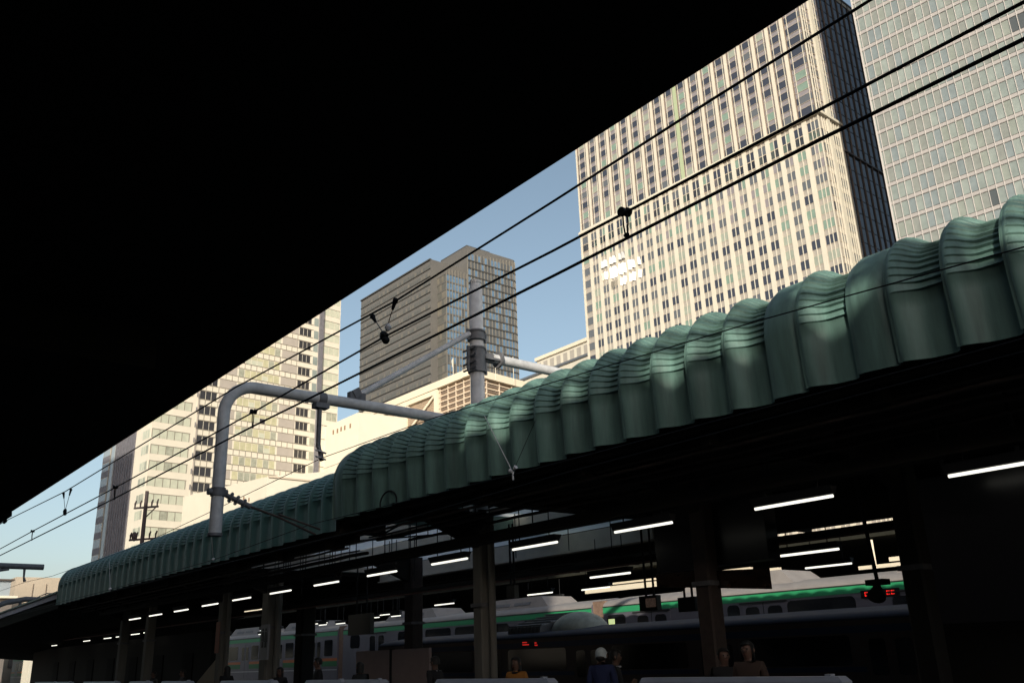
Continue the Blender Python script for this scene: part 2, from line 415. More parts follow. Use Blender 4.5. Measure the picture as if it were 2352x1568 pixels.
# lantern over the opening
def lantern():
    o = (-20, 13, 4.4)
    t = thing('roof_lantern', o, 'skylight bay with cream beams and pale panels seen under the green canopy', 'skylight')
    ys = [15.5, 14.0, 12.5, 11.0]
    for k, y in enumerate(ys):
        z = 4.02 + .36 * k
        b = MB(o); b.box(-25.9, -14.02, y, y + .1, z, z + .42); b.box(-25.9, -14.02, y - .08, y + .18, z - .04, z - .004); b.build('beam', 'beam_cream', t)
        if k < 3:
            for i in range(12):
                x0 = -25.9 + i * .99; b = MB(o)
                b.hexa([(x0, y, z + .44), (x0 + .95, y, z + .44), (x0 + .95, y - 1.38, z + .40), (x0, y - 1.38, z + .40), (x0, y, z + .46), (x0 + .95, y, z + .46), (x0 + .95, y - 1.38, z + .42), (x0, y - 1.38, z + .42)]); b.build('roof_panel', 'skylight', t)
    b = MB(o); b.box(-26, -25.91, 9.98, 15.6, 4.3, 5.5); b.build('side_wall', 'beam_cream', t)
    for i in range(5):
        x = -25 + i * 2.6; b = MB(o); b.box(x - .04, x + .04, 11.2, 11.9, 4.9, 5.0); b.build('rafter', 'beam_cream', t)
    for i in range(26):
        x = -25.5 + i * .44 + random.uniform(-.12, .12); y = random.choice((11.2, 12.2, 13.4, 14.6)); z0 = random.uniform(3.7, 4.4)
        b = MB(o); b.tube([(x, y, z0 - .2), (x, y, 4.75)], .012, 5); b.build('hanger_rod', 'black_steel', t)
    b = MB(o)
    for (p, q) in (((-24, 11, 4.7), (-15, 15, 4.5)), ((-23, 12, 5.0), (-16, 11, 4.7)), ((-21, 14.8, 4.6), (-14.5, 12.2, 4.9)), ((-18.8, 11.2, 4.4), (-17.2, 12.8, 5.5)), ((-16.2, 11.5, 4.5), (-15.0, 14.2, 5.4))):
        b.tube([p, q], .025, 6)
    b.box(-17.6, -16.9, 11.9, 12.5, 4.75, 4.85); b.box(-15.3, -14.6, 12.5, 12.9, 4.7, 4.78)
    b.build('cable_tray', 'black_steel', t)
lantern()

# lower canopy with pale fascia at the far left
def soffit_pieces():
    b = MB((-17.2, 9.7, 4.1)); b.box(-17.30, -17.16, 9.3, 10.4, 4.18, 4.95); tag(b.build('closing_plate', 'dark_soffit'), 'dark plate closing the step between the two green canopies', 'plate')
    q = [PY(px, py, 10.9) for px, py in ((1046, 1168), (1047, 1200), (1052, 1212), (1068, 1217), (1092, 1212), (1106, 1203), (1108, 1170))]
    b = MB(q[0]); b.tube(q, .085, 10); tag(b.build('vent_pipe', 'black_steel'), 'dark U shaped pipe in front of the skylight beams beside the middle column', 'pipe')
soffit_pieces()
def left_canopy():
    o = (-45, 9.2, 4)
    t = thing('platform_canopy', o, 'low flat canopy with white fascia board beyond the green barrel roof', 'canopy')
    b = MB(o)
    b.hexa([(-75, 9.25, 3.72), (-39.9, 9.25, 4.36), (-39.9, 18, 4.36), (-75, 18, 3.72), (-75, 9.25, 4.0), (-39.9, 9.25, 4.56), (-39.9, 18, 4.56), (-75, 18, 4.0)])
    b.build('roof_slab', 'black_steel', t)
    b = MB(o)
    b.hexa([(-75, 9.2, 3.62), (-39.75, 9.2, 4.38), (-39.75, 9.245, 4.38), (-75, 9.245, 3.62), (-75, 9.2, 3.83), (-39.75, 9.2, 4.56), (-39.75, 9.245, 4.56), (-75, 9.245, 3.83)])
    b.build('fascia', 'white_fascia', t)
    b = MB(o)
    b.hexa([(-75, 9.1, 3.84), (-39.7, 9.1, 4.57), (-39.7, 9.6, 4.57), (-75, 9.6, 3.84), (-75, 9.1, 3.90), (-39.7, 9.1, 4.63), (-39.7, 9.6, 4.66), (-75, 9.6, 3.93)])
    b.build('gutter', 'green_edge', t)
    b = MB(o)                                                          # sloping dark underside
    b.hexa([(-75, 9.3, 3.1), (-40, 9.3, 4.0), (-40, 17, 3.65), (-75, 17, 2.4), (-75, 9.3, 3.70), (-40, 9.3, 4.34), (-40, 17, 4.34), (-75, 17, 3.70)])
    b.build('soffit', 'near_canopy', t)
left_canopy()

# ------------------------------------------------------------------ columns, lamps, boards, gates, people on the opposite platform
def columns():
    specs = [((1110, 1400), 11.2, .30, 'thick concrete platform column in the middle, with a thin pipe on its right', 4.38, True),
             ((625, 1400), 11.2, .44, 'platform column carrying the restroom pictogram sign', 4.16, True),
             ((1632, 1400), 11.6, .30, 'reddish platform column beneath the wide hanging board', 4.38, False),
             ((516, 1420), 11.2, .30, 'slim platform column with a red notice, left of the restroom sign', 4.16, True),
             ((950, 1400), 14.5, .40, 'dark brown column in front of the green banded train', 4.38, False),
             ((345, 1450), 11.2, .30, 'dim platform column under the row of small lamps', 4.1, False),
             ((283, 1480), 11.2, .30, 'dim platform column farthest left under the green canopy', 4.1, False),
             ((2105, 1300), 12.5, .32, 'black column in the dark right end of the platform', 4.38, False),
             ((700, 1480), 15.5, .55, 'short black column in front of the far train doors', 4.16, False)]
    for (px, Y, wd, lab, zt, pipe) in specs:
        p = PY(px[0], px[1], Y); o = (p.x, Y, 0)
        t = thing('platform_column', o, lab, 'column', 'steel columns carrying the green canopy')
        b = MB(o); h = wd / 2
        ns = 10
        pts = [(p.x + sx * h * k, Y + sy * h * k2) for sx, sy, k, k2 in ((-1, -1, .8, 1), (1, -1, .8, 1), (1, -1, 1, .8), (1, 1, 1, .8), (1, 1, .8, 1), (-1, 1, .8, 1), (-1, 1, 1, .8), (-1, -1, 1, .8))]
        n = len(pts); vs = [(x, y, 0) for x, y in pts] + [(x, y, zt) for x, y in pts]
        b.add(vs, [(i, (i + 1) % n, n + (i + 1) % n, n + i) for i in range(n)])
        b.build('shaft', 'rust' if 'brown' in lab or 'reddish' in lab else ('kiosk' if 'black' in lab else 'column_paint'), t)
        b = MB(o); b.box(p.x - h - .03, p.x + h + .03, Y - h - .03, Y + h + .03, 2.55, 2.62); b.build('collar', 'galv_dark', t)
        b = MB(o); b.hexa([(p.x - .1, Y - 1.4, zt - .2), (p.x + .1, Y - 1.4, zt - .2), (p.x + .1, Y, zt - .75), (p.x - .1, Y, zt - .75), (p.x - .1, Y - 1.4, zt), (p.x + .1, Y - 1.4, zt), (p.x + .1, Y, zt), (p.x - .1, Y, zt)])
        b.build('bracket', 'dark_soffit', t)
        if pipe:
            b = MB(o); b.tube([(p.x + h + .12, Y + .02, 0), (p.x + h + .12, Y + .02, zt - .1)], .07, 10); b.build('downpipe', 'column_paint', t)
        if 'pictogram' in lab:
            s = MB(o); s.box(p.x + .16, p.x + .62, Y - .36, Y - .31, 1.75, 2.65); so_ = s.build('sign_plate', 'sign_white', t)
            s = MB(o)
            for dx, skirt in ((.29, 0), (.49, 1)):
                x = p.x + dx; y = Y - .372
                s.box(x - .035, x + .035, y, y + .01, 2.48, 2.55)
                if skirt: s.hexa([(x - .09, y, 2.2), (x + .09, y, 2.2), (x + .09, y + .01, 2.2), (x - .09, y + .01, 2.2), (x - .04, y, 2.46), (x + .04, y, 2.46), (x + .04, y + .01, 2.46), (x - .04, y + .01, 2.46)])
                else: s.box(x - .065, x + .065, y, y + .01, 2.22, 2.46)
                s.box(x - .05, x - .01, y, y + .01, 2.06, 2.215); s.box(x + .01, x + .05, y, y + .01, 2.06, 2.215)
            s.build('pictogram', 'sign_black', so_)
        if 'notice' in lab:
            s = MB(o); s.box(p.x - h, p.x + h, Y - h - .04, Y - h - .032, 2.0, 2.9); s.build('notice', 'red_sign', t)
columns()

def lamp(o, label, group, dim=False):
    t = thing('tube_lamp', o, label, 'lamp', group)
    x, y, z = o
    b = MB(o); b.hexa([(x - .62, y - .03, z + .025), (x + .62, y - .03, z + .025), (x + .62, y + .03, z + .025), (x - .62, y + .03, z + .025), (x - .62, y - .09, z + .13), (x + .62, y - .09, z + .13), (x + .62, y + .09, z + .13), (x - .62, y + .09, z + .13)])
    b.build('housing', 'black_steel', t)
    b = MB(o); b.tube([(x - .6, y, z), (x + .6, y, z)], .02, 8); b.build('tube', 'tube_dim' if dim else 'tube', t)
    for dx in (-.4, .4): b = MB(o); b.tube([(x + dx, y, z + .13), (x + dx, y, z + .8)], .01, 5); b.build('hanger', 'black_steel', t)
    return t
def lamps():
    G = 'tube lamps of the front row under the green canopy'
    xs = [(-4.2, 3.39), (-6.9, 3.395), (-9.6, 3.41), (-12.18, 3.415), (-14.77, 3.40), (-17.3, 3.39), (-19.82, 3.38), (-22.28, 3.365), (-24.72, 3.355), (-27.0, 3.34), (-29.36, 3.315), (-31.73, 3.305), (-33.87, 3.29)]
    first = None
    for i, (x, z) in enumerate(xs):
        lab = 'lit tube lamp, %s from the right edge in the front row' % ORD[i]
        if first is None: first = lamp((x, 10.4, z), lab, G)
        else: copy_thing(first, (x, 10.4, z), lab)
    G2 = 'tube lamps of the rows farther under the canopy'
    spots = [(-9.12, 14, 3.13, 'lit tube lamp in the dark above the wide hanging board'), (-13.97, 14, 3.165, 'lit tube lamp left of the hanging monitor poles'),
             (-27.6, 19.2, 3.46, 'lit tube lamp above the silver train roof, left of the middle column'), (-22.2, 19.1, 3.44, 'lit tube lamp just right of the middle column, over the train'),
             (-11.9, 19, 3.33, 'lit tube lamp in front of the sunlit train roof'), (-20.1, 19.5, 3.45, 'lit tube lamp above the train gap'),
             (-31.8, 28.2, 4.07, 'small lit tube lamp over the far train roof, right of the middle column'), (-34.0, 28.2, 4.07, 'small lit tube lamp nearest the middle column over the far train'),
             (-53.3, 14, 3.15, 'tiny tube lamp near the left end of the green canopy'), (-49.6, 14, 3.155, 'tiny tube lamp second from the left end lamp'), (-47.6, 14, 3.16, 'tiny tube lamp between the dim left columns'),
             (-45.3, 14, 3.18, 'tiny tube lamp just right of a dim left column'), (-43.5, 14, 3.195, 'tiny tube lamp nearest the slim column with red notice'), (-60.0, 14, 3.115, 'tiny faint tube lamp at the far left end')]
    for (x, y, z, lab) in spots: c = copy_thing(first, (x, y, z), lab); c['group'] = G2
    pts = [((578, 637), (622, 630)), ((0, 0), (0, 0))]
    k = 0
    for (a, b_, lab) in (((598, 1448), (628, 1444), 'upper of two short lamps left of the restroom column'), ((594, 1457), (621, 1453), 'lower of two short lamps left of the restroom column'),
                      ((714, 1434), (752, 1428), 'bright lamp above the short black column'), ((733, 1436), (750, 1433), 'small lamp under the bright one at the black column'),
                      ((772, 1433), (792, 1430), 'lamp just left of the train gap with open bellows'), ((826, 1427), (845, 1424), 'lamp over the black hanging monitor'),
                      ((873, 1413), (920, 1406), 'long lamp left of the brown column over the train'), ((899, 1416), (920, 1412), 'small lamp below the long one by the brown column'), ((848, 1420), (871, 1416), 'lamp between the hanging monitor and the long lamp')):
        A = PY(a[0], a[1], 22.8); Bp = PY(b_[0], b_[1], 22.8); cx = (A.x + Bp.x) / 2; c = copy_thing(first, (cx, 22.8, A.z + .02), lab); c['group'] = G2
        c.scale = (max(.5, (Bp.x - A.x) / 1.2), 1, 1)
lamps()
def lamp_rails():
    t = thing('lighting_duct', (-15, 10.4, 3.6), 'long dark duct carrying the front row of tube lamps', 'duct')
    b = MB((-15, 10.4, 3.6)); b.box(-38, 5, 10.32, 10.55, 3.62, 3.80)
    b.build('duct', 'dark_soffit', t)
    b = MB((-15, 10.4, 3.6)); x = 4
    while x > -37: b = MB((-15, 10.4, 3.6)); b.tube([(x, 10.44, 3.8), (x, 10.44, 4.4)], .012, 5); b.build('rod', 'black_steel', t); x -= 1.25
    t = thing('lighting_duct', (-15, 14, 3.4), 'brownish lamp rail deeper under the canopy with many brackets', 'duct')
    b = MB((-15, 14, 3.4)); b.box(-62, 5, 13.9, 14.1, 3.36, 3.46)
    b.build('duct', 'dark_soffit', t)
    b = MB((-15, 14, 3.4)); b.box(-62, 5, 13.86, 13.885, 3.30, 3.34); b.build('conduit', 'copper', t)
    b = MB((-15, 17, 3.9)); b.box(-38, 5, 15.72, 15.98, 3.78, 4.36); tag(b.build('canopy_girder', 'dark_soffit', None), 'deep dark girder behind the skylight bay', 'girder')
lamp_rails()

def boards():
    t = thing('hanging_board', (-9.3, 12, 3), 'wide dark hanging board with shiny brown lower face', 'sign')
    A = PY(1540, 1347, 12); B_ = PY(1808, 1352, 11.2)
    b = MB((-9.3, 12, 3)); b.box(A.x, A.x + 2.25, 11.7, 12.0, 2.86, 3.9); b.build('panel', 'screen_dark', t)
    b = MB((-9.3, 12, 3)); b.hexa([(A.x, 11.66, 2.62), (A.x + 2.25, 11.66, 2.42), (A.x + 2.25, 11.69, 2.42), (A.x, 11.69, 2.62), (A.x, 11.66, 2.85), (A.x + 2.25, 11.66, 2.72), (A.x + 2.25, 11.69, 2.72), (A.x, 11.69, 2.85)])
    b.build('glossy_face', 'board_brown', t)
    # right-hand black board
    t = thing('hanging_board', (-4.6, 11, 2.6), 'large black board hanging at the right over the train', 'sign')
    A = PY(2150, 1300, 11.0); C = PY(2165, 1432, 11)
    b = MB((-4.6, 11, 2.6)); b.box(A.x, A.x + 1.5, 10.9, 11.1, C.z, 3.5); b.build('panel', 'screen_dark', t)
    for dx in (.3, 1.2): b = MB((-4.6, 11, 2.6)); b.tube([(A.x + dx, 11, 3.5), (A.x + dx, 11, 4.4)], .03); b.build('hanger', 'black_steel', t)
    # monitors on twin poles
    for (px0, px1, py0, py1, Y, lab, img) in ((1467, 1510, 1369, 1400, 13, 'hanging platform monitor showing a picture, on twin poles', 1), (1556, 1598, 1372, 1402, 13, 'dark hanging monitor just left of the wide board, on twin poles', 0),
                                              (800, 850, 1412, 1455, 13, 'black hanging monitor in front of the train gap', 0), (1163, 1182, 1345, 1372, 12.5, 'speaker box hanging beside the middle column', 0)):
        a = PY(px0, py0, Y); c = PY(px1, py1, Y); o = ((a.x + c.x) / 2, Y, a.z)
        t = thing('hanging_monitor', o, lab, 'monitor', 'monitors hanging from the canopy')
        b = MB(o); b.box(a.x, c.x, Y, Y + .12, c.z, a.z); b.build('casing', 'screen_dark', t)
        if img: b = MB(o); w_ = c.x - a.x; b.box(a.x + .38 * w_, c.x - .05 * w_, Y - .006, Y - .002, c.z + .06, a.z - .05); b.build('screen', 'screen_img', t)
        for f in (.3, .75):
            x = a.x + (c.x - a.x) * f; b = MB(o); b.tube([(x, Y + .06, a.z), (x, Y + .06, 4.35)], .022, 8); b.build('pole', 'black_steel', t)
    # loudspeaker posts on the right
    for (px, py, lab) in ((2016, 1338, 'left of two loudspeaker drop posts before the sunlit train'), (2113, 1335, 'right of two loudspeaker drop posts before the sunlit train')):
        p = PY(px, py, 12.6); o = tuple(p)
        t = thing('drop_post', o, lab, 'post', 'loudspeaker drop posts')
        b = MB(o); b.tube([p, (p.x - .12, 12.6, 4.35)], .03, 8); b.build('post', 'black_steel', t)
        b = MB(o); b.box(p.x - .14, p.x + .14, 12.5, 12.7, p.z - .03, p.z + .05); b.build('crossbar', 'black_steel', t)
        b = MB(o); b.tube([(p.x + .02, 12.55, p.z - .03), (p.x + .06, 12.4, p.z - .2)], [.04, .13], 12); b.build('horn', 'black_steel', t)
boards()

def enclosures():
    t = thing('stair_enclosure', (-20, 13, 0), 'low brownish stair wall of two panels on the platform', 'wall')
    b = MB((-20, 13, 0)); b.box(-22.9, -21.15, 13, 13.08, .3, 1.88); b.box(-21.07, -19.36, 13, 13.08, .3, 1.88); b.build('panel', 'stair_panel', t)
    b = MB((-20, 13, 0)); b.box(-21.15, -21.07, 12.98, 13.1, 0, 1.9); b.box(-22.9, -19.36, 13.0, 13.1, 0, .296); b.build('frame', 'kiosk', t)
    t = thing('stair_enclosure', (-26.5, 11, 0), 'beige slanted stair panel left of the slim column', 'wall')
    a = PY(452, 1566, 11.6); c = PY(500, 1508, 11.6)
    b = MB((-26.5, 11, 0)); b.hexa([(a.x, 11.6, 0), (c.x, 11.6, 0), (c.x, 11.66, 0), (a.x, 11.66, 0), (a.x, 11.6, a.z), (c.x, 11.6, c.z), (c.x, 11.66, c.z), (a.x, 11.66, a.z)])
    b.build('panel', 'beige_panel', t)
    b = MB((-26.5, 11, 0)); b.box(c.x, c.x + .06, 11.58, 11.68, 0, c.z + .04); b.build('post', 'kiosk', t)
    t = thing('platform_shed', (-48, 15, 0), 'dark platform shed far left under the green canopy', 'shed')
    b = MB((-48, 15, 0)); b.box(-67.6, -37.4, 14.6, 14.9, 0, 3.02); b.build('wall', 'kiosk', t)
    for i in range(7):
        b = MB((-48, 15, 0)); x = -62 + i * 3.6; b.box(x, x + 1.1, 14.56, 14.598, 0.05, 2.2); b.build('door', 'rubber', t)
    t = thing('platform_shed', (-3.2, 13.5, 0), 'black kiosk filling the dark right end of the platform', 'shed')
    b = MB((-3.2, 13.5, 0)); b.box(-7.2, 2, 13.5, 18, 0, 3.4); b.build('wall', 'kiosk', t)
    b = MB((-3.2, 13.5, 0)); b.box(-6.9, -4.9, 13.46, 13.498, .05, 2.1); b.build('shutter', 'rubber', t)
enclosures()

def gates():
    G = 'white platform gate housings along the edge'
    spans = [(86, 132), (134, 166), (198, 272), (304, 346), (378, 440), (514, 632), (710, 795), (800, 884), (1010, 1270), (1480, 1945)]
    labs = ['white gate housing farthest left along the platform edge', 'white gate housing second from the far left', 'white gate housing below the dim left columns', 'small white gate housing between dim columns', 'white gate housing left of the beige stair panel',
            'white gate housing under the restroom column', 'white gate housing before the person near the black column', 'white gate housing in front of the brown stair wall', 'long white gate housing at the foot of the middle column', 'longest white gate housing right of the person in the white cap']
    for (a, c), lab in zip(spans, labs):
        A = PY(a, 1560, 9.6).x; C = PY(c, 1556, 9.6).x
        o = ((A + C) / 2, 9.6, 0)
        t = thing('platform_gate', o, lab, 'platform gate', G)
        b = MB(o); b.box(A, C, 9.5, 9.7, 0, 1.22)
        b.hexa([(A, 9.5, 1.22), (C, 9.5, 1.22), (C, 9.7, 1.22), (A, 9.7, 1.22), (A + .03, 9.52, 1.275), (C - .06, 9.52, 1.275), (C - .06, 9.68, 1.275), (A + .03, 9.68, 1.275)])
        b.build('housing', 'gate_white', t)
        b = MB(o); b.box(A + .02, C - .02, 9.488, 9.497, 1.10, 1.125); b.box(A + .05, C - .05, 9.488, 9.497, .12, .2); b.build('trim', 'gate_trim', t)
        b = MB(o); b.box(C - .25, C - .17, 9.56, 9.64, 1.275, 1.30); b.build('sensor', 'gate_white', t)
        b = MB(o); b.box(C + .005, C + .45, 9.58, 9.62, .1, 1.05); b.build('door_leaf', 'gate_trim', t)
gates()

# ------------------------------------------------------------------ trains
def rrect(b, x0, x1, z0, z1, y, d, r, m=0, n=5):
    pts = []
    for cx, cz, a0 in ((x1 - r, z1 - r, 0), (x0 + r, z1 - r, 90), (x0 + r, z0 + r, 180), (x1 - r, z0 + r, 270)):
        for i in range(n + 1):
            a = R(a0 + 90 * i / n); pts.append((cx + r * math.cos(a), cz + r * math.sin(a)))
    k = len(pts); vs = [(x, y - d, z) for x, z in pts] + [(x, y, z) for x, z in pts]
    b.add(vs, [tuple(range(k))] + [(i, k + i, k + (i + 1) % k, (i + 1) % k) for i in range(k)], m)
def car_shell(b, x0, x1, y, z0, zs, zr, wd=2.95):
    prof = [(y, z0), (y, zs)]
    for i in range(1, 9):
        a = math.pi / 2 * i / 8; prof.append((y + .62 * (1 - math.cos(a)), zs + (zr - .12 - zs) * math.sin(a)))
    prof += [(y + wd / 2, zr)]
    prof += [(2 * (y + wd / 2) - p[0], p[1]) for p in prof[-2::-1]]
    n = len(prof); vs = [(x0, p[0], p[1]) for p in prof] + [(x1, p[0], p[1]) for p in prof]
    for i in range(n - 1):
        roof = prof[i][1] >= zs - .001 and prof[i + 1][1] >= zs - .001
        b.add([vs[i], vs[n + i], vs[n + i + 1], vs[i + 1]], [(0, 1, 2, 3)], 1 if roof else 0, roof)
    b.add(vs[:n], [tuple(range(n))], 0); b.add(vs[n:], [tuple(range(n))[::-1]], 0)
def far_train():
    Y = 25.0; o = (-36, Y, 0)
    t = thing('commuter_train', o, 'silver train with green band along the roof edge and orange green waist stripe', 'train')
    gaps = [14.4, -5.7, -25.75, -45.8, -65.9, -86, -106, -126]
    for i in range(len(gaps) - 1):
        x1, x0 = gaps[i] - .32, gaps[i + 1] + .32
        b = MB(o); car_shell(b, x0, x1, Y, .1, 3.26, 3.66); body = b.build('car_body', ['train_steel', 'train_roof'], t)
        b = MB(o); b.box(x0, x1, Y - .012, Y, 3.03, 3.235); b.build('green_band', 'train_green', body)
        b = MB(o); b.box(x0, x1, Y - .03, Y + .01, 3.25, 3.275); b.build('rain_gutter', 'rubber', body)
        for ac in (.3, .72):
            xc = x0 + (x1 - x0) * ac; b = MB(o)
            L = 2.4; yc = Y + 1.475
            b.hexa([(xc - L, yc - 1.0, 3.5), (xc + L, yc - 1.0, 3.5), (xc + L, yc + 1.0, 3.5), (xc - L, yc + 1.0, 3.5), (xc - L + .6, yc - .85, 3.98), (xc + L - .6, yc - .85, 3.98), (xc + L - .6, yc + .85, 3.98), (xc - L + .6, yc + .85, 3.98)])
            a_ = b.build('roof_unit', 'train_roof', t)
            b = MB(o)
            for k in range(2):
                x = xc - 1.3 + k * 1.4; b.hexa([(x, yc - .975, 3.66), (x + 1.1, yc - .975, 3.66), (x + 1.1, yc - .90, 3.66), (x, yc - .90, 3.66), (x, yc - .935, 3.78), (x + 1.1, yc - .935, 3.78), (x + 1.1, yc - .86, 3.78), (x, yc - .86, 3.78)])
            b.build('grille', 'galv_dark', a_)
        b = MB(o); b.box(gaps[i + 1] - .33, gaps[i + 1] + .33, Y + .10, Y + 2.6, .2, 3.5); b.build('gangway_bellows', 'bellows', t)
        L = x1 - x0
        if i < 3:                                                    # two-storey cars: rounded upper windows and paired doors near the ends
            c1 = i == 1
            for f0, wd in (((.01, .95), (.30, .5), (.42, 2.35), (.70, 1.5), (.86, 2.0)) if c1 else ((.04, 1.0), (.285, 2.1), (.41, 2.1), (.535, 2.1), (.66, 1.5), (.93, .9))):
                x = x0 + L * f0; b = MB(o); rrect(b, x, x + wd, 2.30, 2.96, Y, .008, .16); b.build('window', 'train_glass', t)
            for f in ((.085, .333, .595) if c1 else (.14, .80)):
                x = x0 + L * f; b = MB(o); rrect(b, x - .08, x + 1.68, .9, 2.99, Y, .010, .1); dr = b.build('door', 'train_steel', t)
                b = MB(o); b.box(x - .1, x + 1.7, Y - .05, Y - .011, 2.965, 3.0); b.build('door_rail', 'rubber', dr)
                b = MB(o); b.box(x + .785, x + .815, Y - .013, Y - .0105, .9, 2.96); b.build('door_gap', 'rubber', dr)
                for k in (0, .86):
                    b = MB(o); rrect(b, x + .1 + k, x + .64 + k, 1.95, 2.86, Y - .010, .006, .14); b.build('door_window', 'train_glass', dr)
        else:                                                        # single-storey cars with waist stripe
            for k in range(4):
                xc = x0 + L * (k + .5) / 4
                b = MB(o); b.box(xc - .66, xc + .66, Y - .012, Y, .9, 2.9); dr = b.build('door', 'train_steel', t)
                for s in (-.32, .32):
                    b = MB(o); rrect(b, xc + s - .2, xc + s + .2, 1.95, 2.75, Y - .012, .006, .08); b.build('door_window', 'train_glass', dr)
                b = MB(o); b.box(xc - .012, xc + .012, Y - .016, Y - .0125, .9, 2.9); b.build('door_gap', 'rubber', dr)
                for (wx0, wx1) in (((xc + .95, xc + 2.0), (xc + 2.15, xc + 3.7)) if k < 3 else ((xc + .95, xc + 1.9),)):
                    b = MB(o); rrect(b, wx0, wx1, 1.98, 2.82, Y, .008, .1); b.build('window', 'train_glass', t)
                seg0, seg1 = xc + .7, min(x1, xc + L / 4 - .7)
                b = MB(o); b.box(seg0, seg1, Y - .014, Y, 1.72, 1.87, 0); b.box(seg0, seg1, Y - .014, Y, 1.45, 1.716, 1); b.build('waist_stripe', ['train_orange', 'train_green_low'], t)
            b = MB(o); b.box(x0, x0 + L / 8 - .7, Y - .014, Y, 1.72, 1.87, 0); b.box(x0, x0 + L / 8 - .7, Y - .014, Y, 1.45, 1.716, 1); b.build('waist_stripe', ['train_orange', 'train_green_low'], t)
            b = MB(o); b.box(x0, x1, Y - .02, Y - .002, 1.25, 1.29); b.build('sill', 'galv', t)
    for (px, py) in ((1405, 1427), (1777, 1430), (1745, 1430)):         # glowing patches imitating sunlight seen through the train doors
        p = PY(px, py, Y - .02); b = MB(o); b.box(p.x - .16, p.x + .16, Y - .024, Y - .018, p.z - .1, p.z + .1); b.build('sunlight_patch', 'sun_patch_glow', t)
    p = PY(2022, 1361, Y); b = MB(o); b.box(p.x - .6, p.x + .6, Y - .03, Y - .013, p.z - .11, p.z + .11); dp = b.build('destination_display', 'screen_dark', t)
    for dx in (-.42, -.28, -.1, .04, .26, .40):
        b = MB(o); b.box(p.x + dx - .05, p.x + dx + .05, Y - .036, Y - .031, p.z + .03, p.z + .055); b.box(p.x + dx - .05, p.x + dx + .05, Y - .036, Y - .031, p.z - .06, p.z - .035); b.box(p.x + dx - .05, p.x + dx - .03, Y - .036, Y - .031, p.z - .061, p.z + .056); b.build('led_mark', 'red_led', dp)
far_train()
def near_train():
    Y = 19.75; o = (-15, Y, 0)
    t = thing('commuter_train', o, 'dark shaded train with blue stripes standing behind the gates', 'train')
    gaps = [16, -3.5, -23.6]
    for i in range(2):
        x1, x0 = gaps[i] - .3, gaps[i + 1] + .3
        if i == 1: x0 = -33.0
        b = MB(o); car_shell(b, x0, x1, Y, .1, 2.14, 2.47); body = b.build('car_body', ['blue_steel', 'blue_roof'], t)
        b = MB(o); b.box(x0, x1, Y - .012, Y, 1.86, 2.02); b.box(x0, x1, Y - .012, Y, 1.02, 1.13); b.build('blue_stripe', 'blue_stripe', body)
        L = x1 - x0
        nk = 4 if i == 0 else 6
        for k in range(nk):
            xc = x0 + L * (k + .5) / nk
            b = MB(o); b.box(xc - .65, xc + .65, Y - .016, Y, .05, 1.84); dr = b.build('door', 'blue_steel', t)
            for s in (-.32, .32):
                b = MB(o); rrect(b, xc + s - .2, xc + s + .2, .95, 1.72, Y - .016, .006, .08); b.build('door_window', 'train_glass', dr)
            if k < nk - 1:
                b = MB(o); rrect(b, xc + 1.0, xc + L / nk - 1.0, 1.16, 1.82, Y, .008, .1); b.build('window', 'train_glass', t)
        b = MB(o); xa = x0 + L * .42
    # slatted roof unit and a rounded pale cover on the roof
    a = PY(1192, 1440, 20.6); c = PY(1268, 1436, 20.6)
    b = MB(o); z0 = 2.3
    for k in range(9):
        x = a.x + (c.x - a.x) * k / 9; b.hexa([(x, 20.1, 2.3), (x + .12, 20.1, 2.3), (x + .12, 21.9, 2.42), (x, 21.9, 2.42), (x + .05, 20.1, 2.52), (x + .17, 20.1, 2.52), (x + .17, 21.9, 2.95), (x + .05, 21.9, 2.95)])
    for k in range(5):
        y = 20.15 + k * .4; z = 2.54 + k * .1; b.box(a.x, c.x, y, y + .12, z, z + .04)
    b.build('slatted_unit', 'train_roof', t)
    d = PY(1322, 1440, 21.0); b = MB(o); n = 18; k2 = 7; vs = []; fs = []
    for i in range(k2 + 1):
        th = math.pi / 2 * i / k2
        for j in range(n):
            ph = 2 * math.pi * j / n; vs.append((d.x + 1.05 * math.cos(ph) * math.cos(th), 21.2 + .9 * math.sin(ph) * math.cos(th), 2.28 + .66 * math.sin(th)))
    for i in range(k2):
        for j in range(n): fs.append((i * n + j, i * n + (j + 1) % n, (i + 1) * n + (j + 1) % n, (i + 1) * n + j))
    b.add(vs, fs, 0, True); b.build('rounded_cover', 'cover_cream', t)
    for (px, py, w_) in ((1207, 1477, .16), (1231, 1478, .07)):
        p = PY(px, py, Y - .03)
        b = MB(o); b.box(p.x - w_, p.x + w_, Y - .03, Y - .024, p.z - .05, p.z - .02); b.build('led_mark', 'red_led', t)
        b = MB(o); b.box(p.x - w_, p.x + w_ * .4, Y - .03, Y - .024, p.z + .02, p.z + .05); b.build('led_mark', 'red_led', t)
near_train()
def far_platform():
    t = thing('platform_canopy', (-20, 31, 4), 'farthest platform canopy with sunlit cream beams behind the silver train', 'canopy')
    o = (-20, 31, 4)
    b = MB(o); b.box(-160, 40, 29.2, 40, 5.05, 5.2); b.box(-160, 40, 39.8, 40, 0, 5.05); b.build('roof_slab', 'near_canopy', t)
    for (x0, x1, z0, z1, y) in ((-17.2, -9, 4.02, 4.14, 29.3), (-16.2, -9, 4.22, 4.36, 29.6), (-15.4, -9, 4.5, 4.58, 29.9), (-31, -20.5, 4.2, 4.42, 29.4), (-29.5, -22, 4.5, 4.58, 29.7)):
        b = MB(o); b.box(x0, x1, y, y + .2, z0, z1); b.build('beam', 'sb_cream', t)
    p = PY(2012, 1296, 29.2); b = MB(o); b.tube([(p.x, 29.15, 4.0), (p.x, 29.15, 4.95)], .05); b.build('post', 'sb_cream', t)
far_platform()
